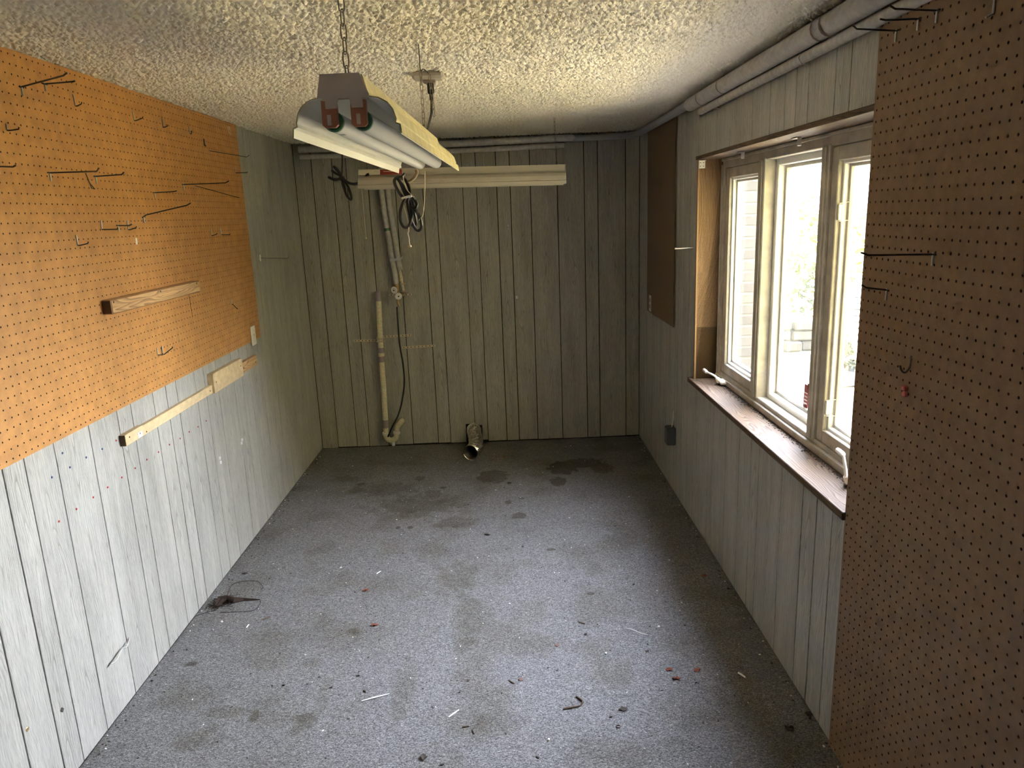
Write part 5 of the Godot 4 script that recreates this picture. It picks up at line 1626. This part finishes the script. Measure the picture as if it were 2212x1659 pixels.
# ------------------------------------------------------------------ outside
const GY := 0.30
func build_outside() -> void:
	var xo := W + 0.21
	var o := setting("ground", "sunlit lawn outside the window", Vector3(14, GY, 0))
	var mb := MB.new()
	mb.box(Vector3(xo + 20.0, GY - 0.25, -2.0), Vector3(40.0, 0.5, 44.0))
	obj("lawn", mb, M.lawn, o)
	mb = MB.new()
	mb.box(Vector3(xo + 0.7, GY + 0.005, 1.85), Vector3(1.4, 0.03, 4.3), 0.005)
	obj("patio", mb, M.patio, o)
	mb = MB.new()
	mb.box(Vector3(xo + 2.2, GY + 0.004, -0.75), Vector3(4.4, 0.02, 1.3))
	obj("gravel_bed", mb, M.gravel, o)
	mb = MB.new()
	mb.box(Vector3(xo + 5.5, GY + 0.004, 2.8), Vector3(5.8, 0.02, 2.4))
	obj("added_mulch_bed", mb, M.mulch, o)  # added dark bed, out of sight, to cut ground bounce into the room
	# brick return of the house, seen through the far pane
	o = setting("wall_wing", "short brick return wall of the house outside the window", Vector3(xo + 0.2, GY, 1.0))
	mb = MB.new()
	mb.box(Vector3(xo + 0.19, 1.55, 0.985), Vector3(0.40, 2.5, 0.20))
	obj("mortar", mb, M.mortar, o)
	var bm := MB.new()
	bm.box(Vector3.ZERO, Vector3(0.193, 0.057, 0.10), 0.004)
	var brick := bm.shifted(Vector3.ZERO)
	bm = MB.new()
	bm.box(Vector3.ZERO, Vector3(0.092, 0.057, 0.10), 0.004)
	var half := bm.shifted(Vector3.ZERO)
	for c in 36:
		var y := GY + 0.03 + c * 0.0667
		var xs := [xo + 0.10, xo + 0.303] if c % 2 == 0 else [xo + 0.05, xo + 0.201, xo + 0.352]
		for k in xs.size():
			copy_of("brick", half if (c % 2 == 1 and k != 1) else brick, M.brick[(c * 7 + k * 3) % 3], o, Transform3D(Basis(), Vector3(xs[k], y, 1.040)))
	mb = MB.new()
	mb.box(Vector3(xo + 0.06, 1.5, 1.11), Vector3(0.16, 2.4, 0.03), 0.003)
	obj("trim_board", mb, M.siding, o)
	# added long house wing, out of sight, to block sky on this side
	o = setting("wall_added_wing", "added ochre boarded house wing, unseen, blocking sky beyond the patio", Vector3(xo + 4.0, GY, 4.1))
	mb = MB.new()
	mb.box(Vector3(xo + 4.5, 2.2, 4.16), Vector3(9.0, 4.4, 0.2))
	obj("backing", mb, M.groove, o)
	bm = MB.new()
	bm.box(Vector3.ZERO, Vector3(9.0, 0.19, 0.02), 0.004)
	var board := bm.shifted(Vector3.ZERO)
	for k in 21:
		copy_of("board", board, M.dark_board, o, Transform3D(Basis(Vector3.RIGHT, 0.05), Vector3(xo + 4.5, GY + 0.1 + k * 0.196, 4.045)))
	# added storeys above the workshop, unseen, to shade the ground outside
	o = setting("wall_added_storey", "added upper storey above the workshop, unseen, shading the ground outside", Vector3(1.3, H + 0.2, 3.0))
	mb = MB.new()
	mb.box(Vector3(1.3, 3.9, 3.2), Vector3(2.86, 2.8, 8.0), 0.02)
	obj("storey", mb, M.siding, o)
	mb = MB.new()
	mb.box(Vector3(1.3, 4.3, -4.75), Vector3(2.86, 9.0, 9.0), 0.02)
	obj("added_tall_section", mb, M.siding, o)  # taller block added to shade the gravel, stones and shrubs
	# added tree belt, out of sight, to block the low sky
	for k in 6:
		var tx := 11.5 + rng.randf_range(-0.6, 0.6)
		var tz := 5.6 + k * 1.9
		var tall := rng.randf_range(4.2, 5.6)
		o = thing("added_garden_tree", Vector3(tx, GY, tz), "added dense leafy tree, unseen, in the row blocking the low sky", "tree", "added trees at the end of the garden")
		mb = MB.new()
		mb.tube([Vector3(tx, GY, tz), Vector3(tx + 0.05, GY + tall * 0.5, tz), Vector3(tx, GY + tall * 0.85, tz)], [0.13, 0.10, 0.04], 8)
		obj("trunk", mb, M.bark, o)
		mb = MB.new()
		for q in 900:
			var d := Vector3(rng.randfn(), rng.randfn(), rng.randfn()).normalized() * pow(rng.randf(), 0.35)
			var p := Vector3(tx + d.x * 1.0, GY + tall * 0.52 + d.y * tall * 0.48, tz + d.z * 0.9)
			var u := Vector3(rng.randfn(), rng.randfn(), rng.randfn()).normalized()
			var w := u.cross(Vector3(rng.randfn(), 1, rng.randfn())).normalized()
			var l := rng.randf_range(0.10, 0.2)
			mb.quad(p - u * l, p + w * l * 0.5, p + u * l, p - w * l * 0.5, u.cross(w))
		var fo := obj("foliage", mb, M.leaf, o)
		fo.set_meta("kind", "stuff")
	# added clipped hedge, out of sight, to cut low light into the room
	for k in 3:
		var hz := 1.85 + k * 0.83
		var hx := 6.4
		o = thing("added_hedge_plant", Vector3(hx, GY, hz), "added dark clipped evergreen, unseen, in the hedge cutting low light", "hedge", "added evergreens of the hedge")
		mb = MB.new()
		mb.tube([Vector3(hx, GY, hz), Vector3(hx, GY + 1.6, hz)], [0.05, 0.02], 6)
		obj("stem", mb, M.bark, o)
		mb = MB.new()
		for q in 1100:
			var p := Vector3(hx + rng.randf_range(-0.36, 0.36), GY + rng.randf_range(0.05, 2.1), hz + rng.randf_range(-0.30, 0.30))
			var u := Vector3(rng.randfn(), rng.randfn(), rng.randfn()).normalized()
			var w := u.cross(Vector3(rng.randfn(), 1, rng.randfn())).normalized()
			var l := rng.randf_range(0.05, 0.09)
			mb.quad(p - u * l, p + w * l * 0.6, p + u * l, p - w * l * 0.6, u.cross(w))
		var fh := obj("foliage", mb, M.evergreen, o)
		fh.set_meta("kind", "stuff")
	# dry stone edging
	o = thing("stone_wall", Vector3(4.6, GY, -1.7), "low dry-stone wall beyond the patio", "stone wall")
	for c in 3:
		var x := 2.6 + rng.randf() * 0.1
		while x < 7.4:
			var w := rng.randf_range(0.16, 0.36)
			mb = MB.new()
			mb.box(Vector3(x + w * 0.5, GY + 0.055 + c * 0.105, -1.75 + rng.randf_range(-0.03, 0.03)), Vector3(w - 0.012, 0.098, 0.30), 0.016, Basis(Vector3.UP, rng.randf_range(-0.06, 0.06)))
			obj("stone", mb, M.stone[rng.randi() % 3], o)
			x += w
	# shrubs
	var spots := [[4.0, -2.75, 0.95, 0.5], [5.15, -2.8, 1.25, 0.55], [6.3, -2.75, 1.05, 0.5], [7.5, -2.9, 1.5, 0.6], [8.85, -2.8, 1.3, 0.65], [5.6, -4.9, 1.6, 0.9], [7.9, -5.4, 2.0, 1.1], [4.5, -0.75, 0.30, 0.25], [3.7, -0.7, 0.26, 0.2]]
	var notes := ["small sunlit shrub behind the stone wall nearest the house", "leafy yellow-green shrub behind the stone wall in the middle pane", "rounded sunlit shrub behind the stone wall", "tall leafy shrub at the end of the stone wall", "broad sunlit shrub past the stone wall", "large pale bush on the lawn", "tallest bush far out on the lawn", "low green plant in the gravel bed", "smallest green plant in the gravel bed"]
	for k in spots.size():
		var s = spots[k]
		o = thing("shrub", Vector3(s[0], GY, s[1]), notes[k], "shrub")
		mb = MB.new()
		for b in 7:
			var a := rng.randf() * TAU
			var r: float = s[3] * rng.randf_range(0.3, 0.9)
			mb.tube(smooth([Vector3(s[0], GY, s[1]), Vector3(s[0] + cos(a) * r * 0.4, GY + s[2] * 0.5, s[1] + sin(a) * r * 0.4), Vector3(s[0] + cos(a) * r, GY + s[2] * 0.95, s[1] + sin(a) * r)], 3), 0.012, 5)
		obj("branches", mb, M.bark, o)
		mb = MB.new()
		var cnt := int(700 * s[2])
		for q in cnt:
			var d := Vector3(rng.randfn(), rng.randfn(), rng.randfn()).normalized() * pow(rng.randf(), 0.4)
			var p := Vector3(s[0] + d.x * s[3], GY + s[2] * 0.55 + d.y * s[2] * 0.5, s[1] + d.z * s[3])
			if p.y < GY + 0.02: continue
			var u := Vector3(rng.randfn(), rng.randfn(), rng.randfn()).normalized()
			var w := u.cross(Vector3(rng.randfn(), 1, rng.randfn())).normalized()
			var l := rng.randf_range(0.03, 0.06)
			var nn := u.cross(w)
			mb.quad(p - u * l, p + w * l * 0.45, p + u * l, p - w * l * 0.45, nn)
		var f := obj("foliage", mb, M.leaf, o)
		f.set_meta("kind", "stuff")
	# slatted garden lounger
	o = thing("garden_lounger", Vector3(4.35, GY, 0.1), "white slatted garden lounger on the patio", "lounger")
	var base := Vector3(4.1, GY + 0.02, 0.25)
	for k in 11:
		mb = MB.new()
		var t := k / 10.0
		mb.box(base + Vector3(0.30, 0.34 + 0.42 * t, -0.02 - 0.40 * t), Vector3(0.62, 0.014, 0.034), 0.004, Basis(Vector3.RIGHT, 0.8))
		obj("back_slat", mb, M.white, o)
	mb = MB.new()
	mb.bar(base + Vector3(0.30, 0.30, 0.0), base + Vector3(0.30, 0.72, -0.40), 0.56, 0.01, 0)
	mb.box(base + Vector3(0.30, 0.30, 0.52), Vector3(0.56, 0.01, 1.0))
	obj("gap_shade", mb, M.gap_shade, o)  # added dark sheet that makes the gaps between slats look shaded
	for k in 14:
		mb = MB.new()
		mb.box(base + Vector3(0.30, 0.33, 0.06 + k * 0.07), Vector3(0.62, 0.016, 0.045), 0.004)
		obj("seat_slat", mb, M.white, o)
	for s in [0.0, 0.60]:
		mb = MB.new()
		mb.bar(base + Vector3(s, 0.30, -0.02), base + Vector3(s, 0.30, 1.02), 0.035, 0.04, 0.005)
		mb.bar(base + Vector3(s, 0.32, 0.0), base + Vector3(s, 0.76, -0.43), 0.03, 0.03, 0.005)
		obj("side_rail", mb, M.white, o)
		for z in [0.08, 0.94]:
			mb = MB.new()
			mb.box(base + Vector3(s, 0.14, z), Vector3(0.04, 0.28, 0.045), 0.006)
			obj("leg", mb, M.white, o)


func _ready() -> void:
	rng.seed = 20240611
	# camera
	var cam := Camera3D.new()
	cam.name = "camera"
	cam.fov = 55.744
	cam.near = 0.05
	cam.far = 200.0
	add_child(cam)
	cam.transform = Transform3D(Basis.from_euler(Vector3(deg_to_rad(-13.202), deg_to_rad(-0.302), deg_to_rad(-2.243)), EULER_ORDER_YXZ), Vector3(1.493, 1.759, 5.518))
	cam.current = true
	# sky, sun, exposure
	var sky_m := ProceduralSkyMaterial.new()
	sky_m.sky_top_color = Color(0.75, 0.78, 0.86)
	sky_m.sky_horizon_color = Color(0.95, 0.96, 0.97)
	sky_m.sky_curve = 0.35
	sky_m.sky_energy_multiplier = 3.0
	sky_m.ground_energy_multiplier = 1.5
	sky_m.ground_bottom_color = Color(0.45, 0.45, 0.32)
	sky_m.ground_horizon_color = Color(0.75, 0.78, 0.7)
	sky_m.sun_angle_max = 25.0
	var sky := Sky.new()
	sky.sky_material = sky_m
	var env := Environment.new()
	env.background_mode = Environment.BG_SKY
	env.sky = sky
	env.ambient_light_source = Environment.AMBIENT_SOURCE_SKY
	env.tonemap_mode = Environment.TONE_MAPPER_LINEAR
	env.tonemap_exposure = 8.6
	env.sdfgi_enabled = true
	env.ssao_enabled = true
	env.ssil_enabled = true
	var we := WorldEnvironment.new()
	we.name = "world"
	we.environment = env
	add_child(we)
	var sun := DirectionalLight3D.new()
	sun.name = "sun"
	sun.light_color = Color(1.0, 0.95, 0.86)
	sun.light_energy = 8.5
	sun.light_angular_distance = 0.6
	sun.shadow_enabled = true
	add_child(sun)
	sun.look_at_from_position(Vector3(-1.65, 6, 1.0), Vector3(0, 0, 0), Vector3.UP)

	make_materials()
	build_walls()
	build_outside()
	build_window()
	build_pegboards()
	build_pipes()
	build_shop_lights()
	build_left_wall_things()
	build_right_wall_things()
	build_hooks()
	build_litter()
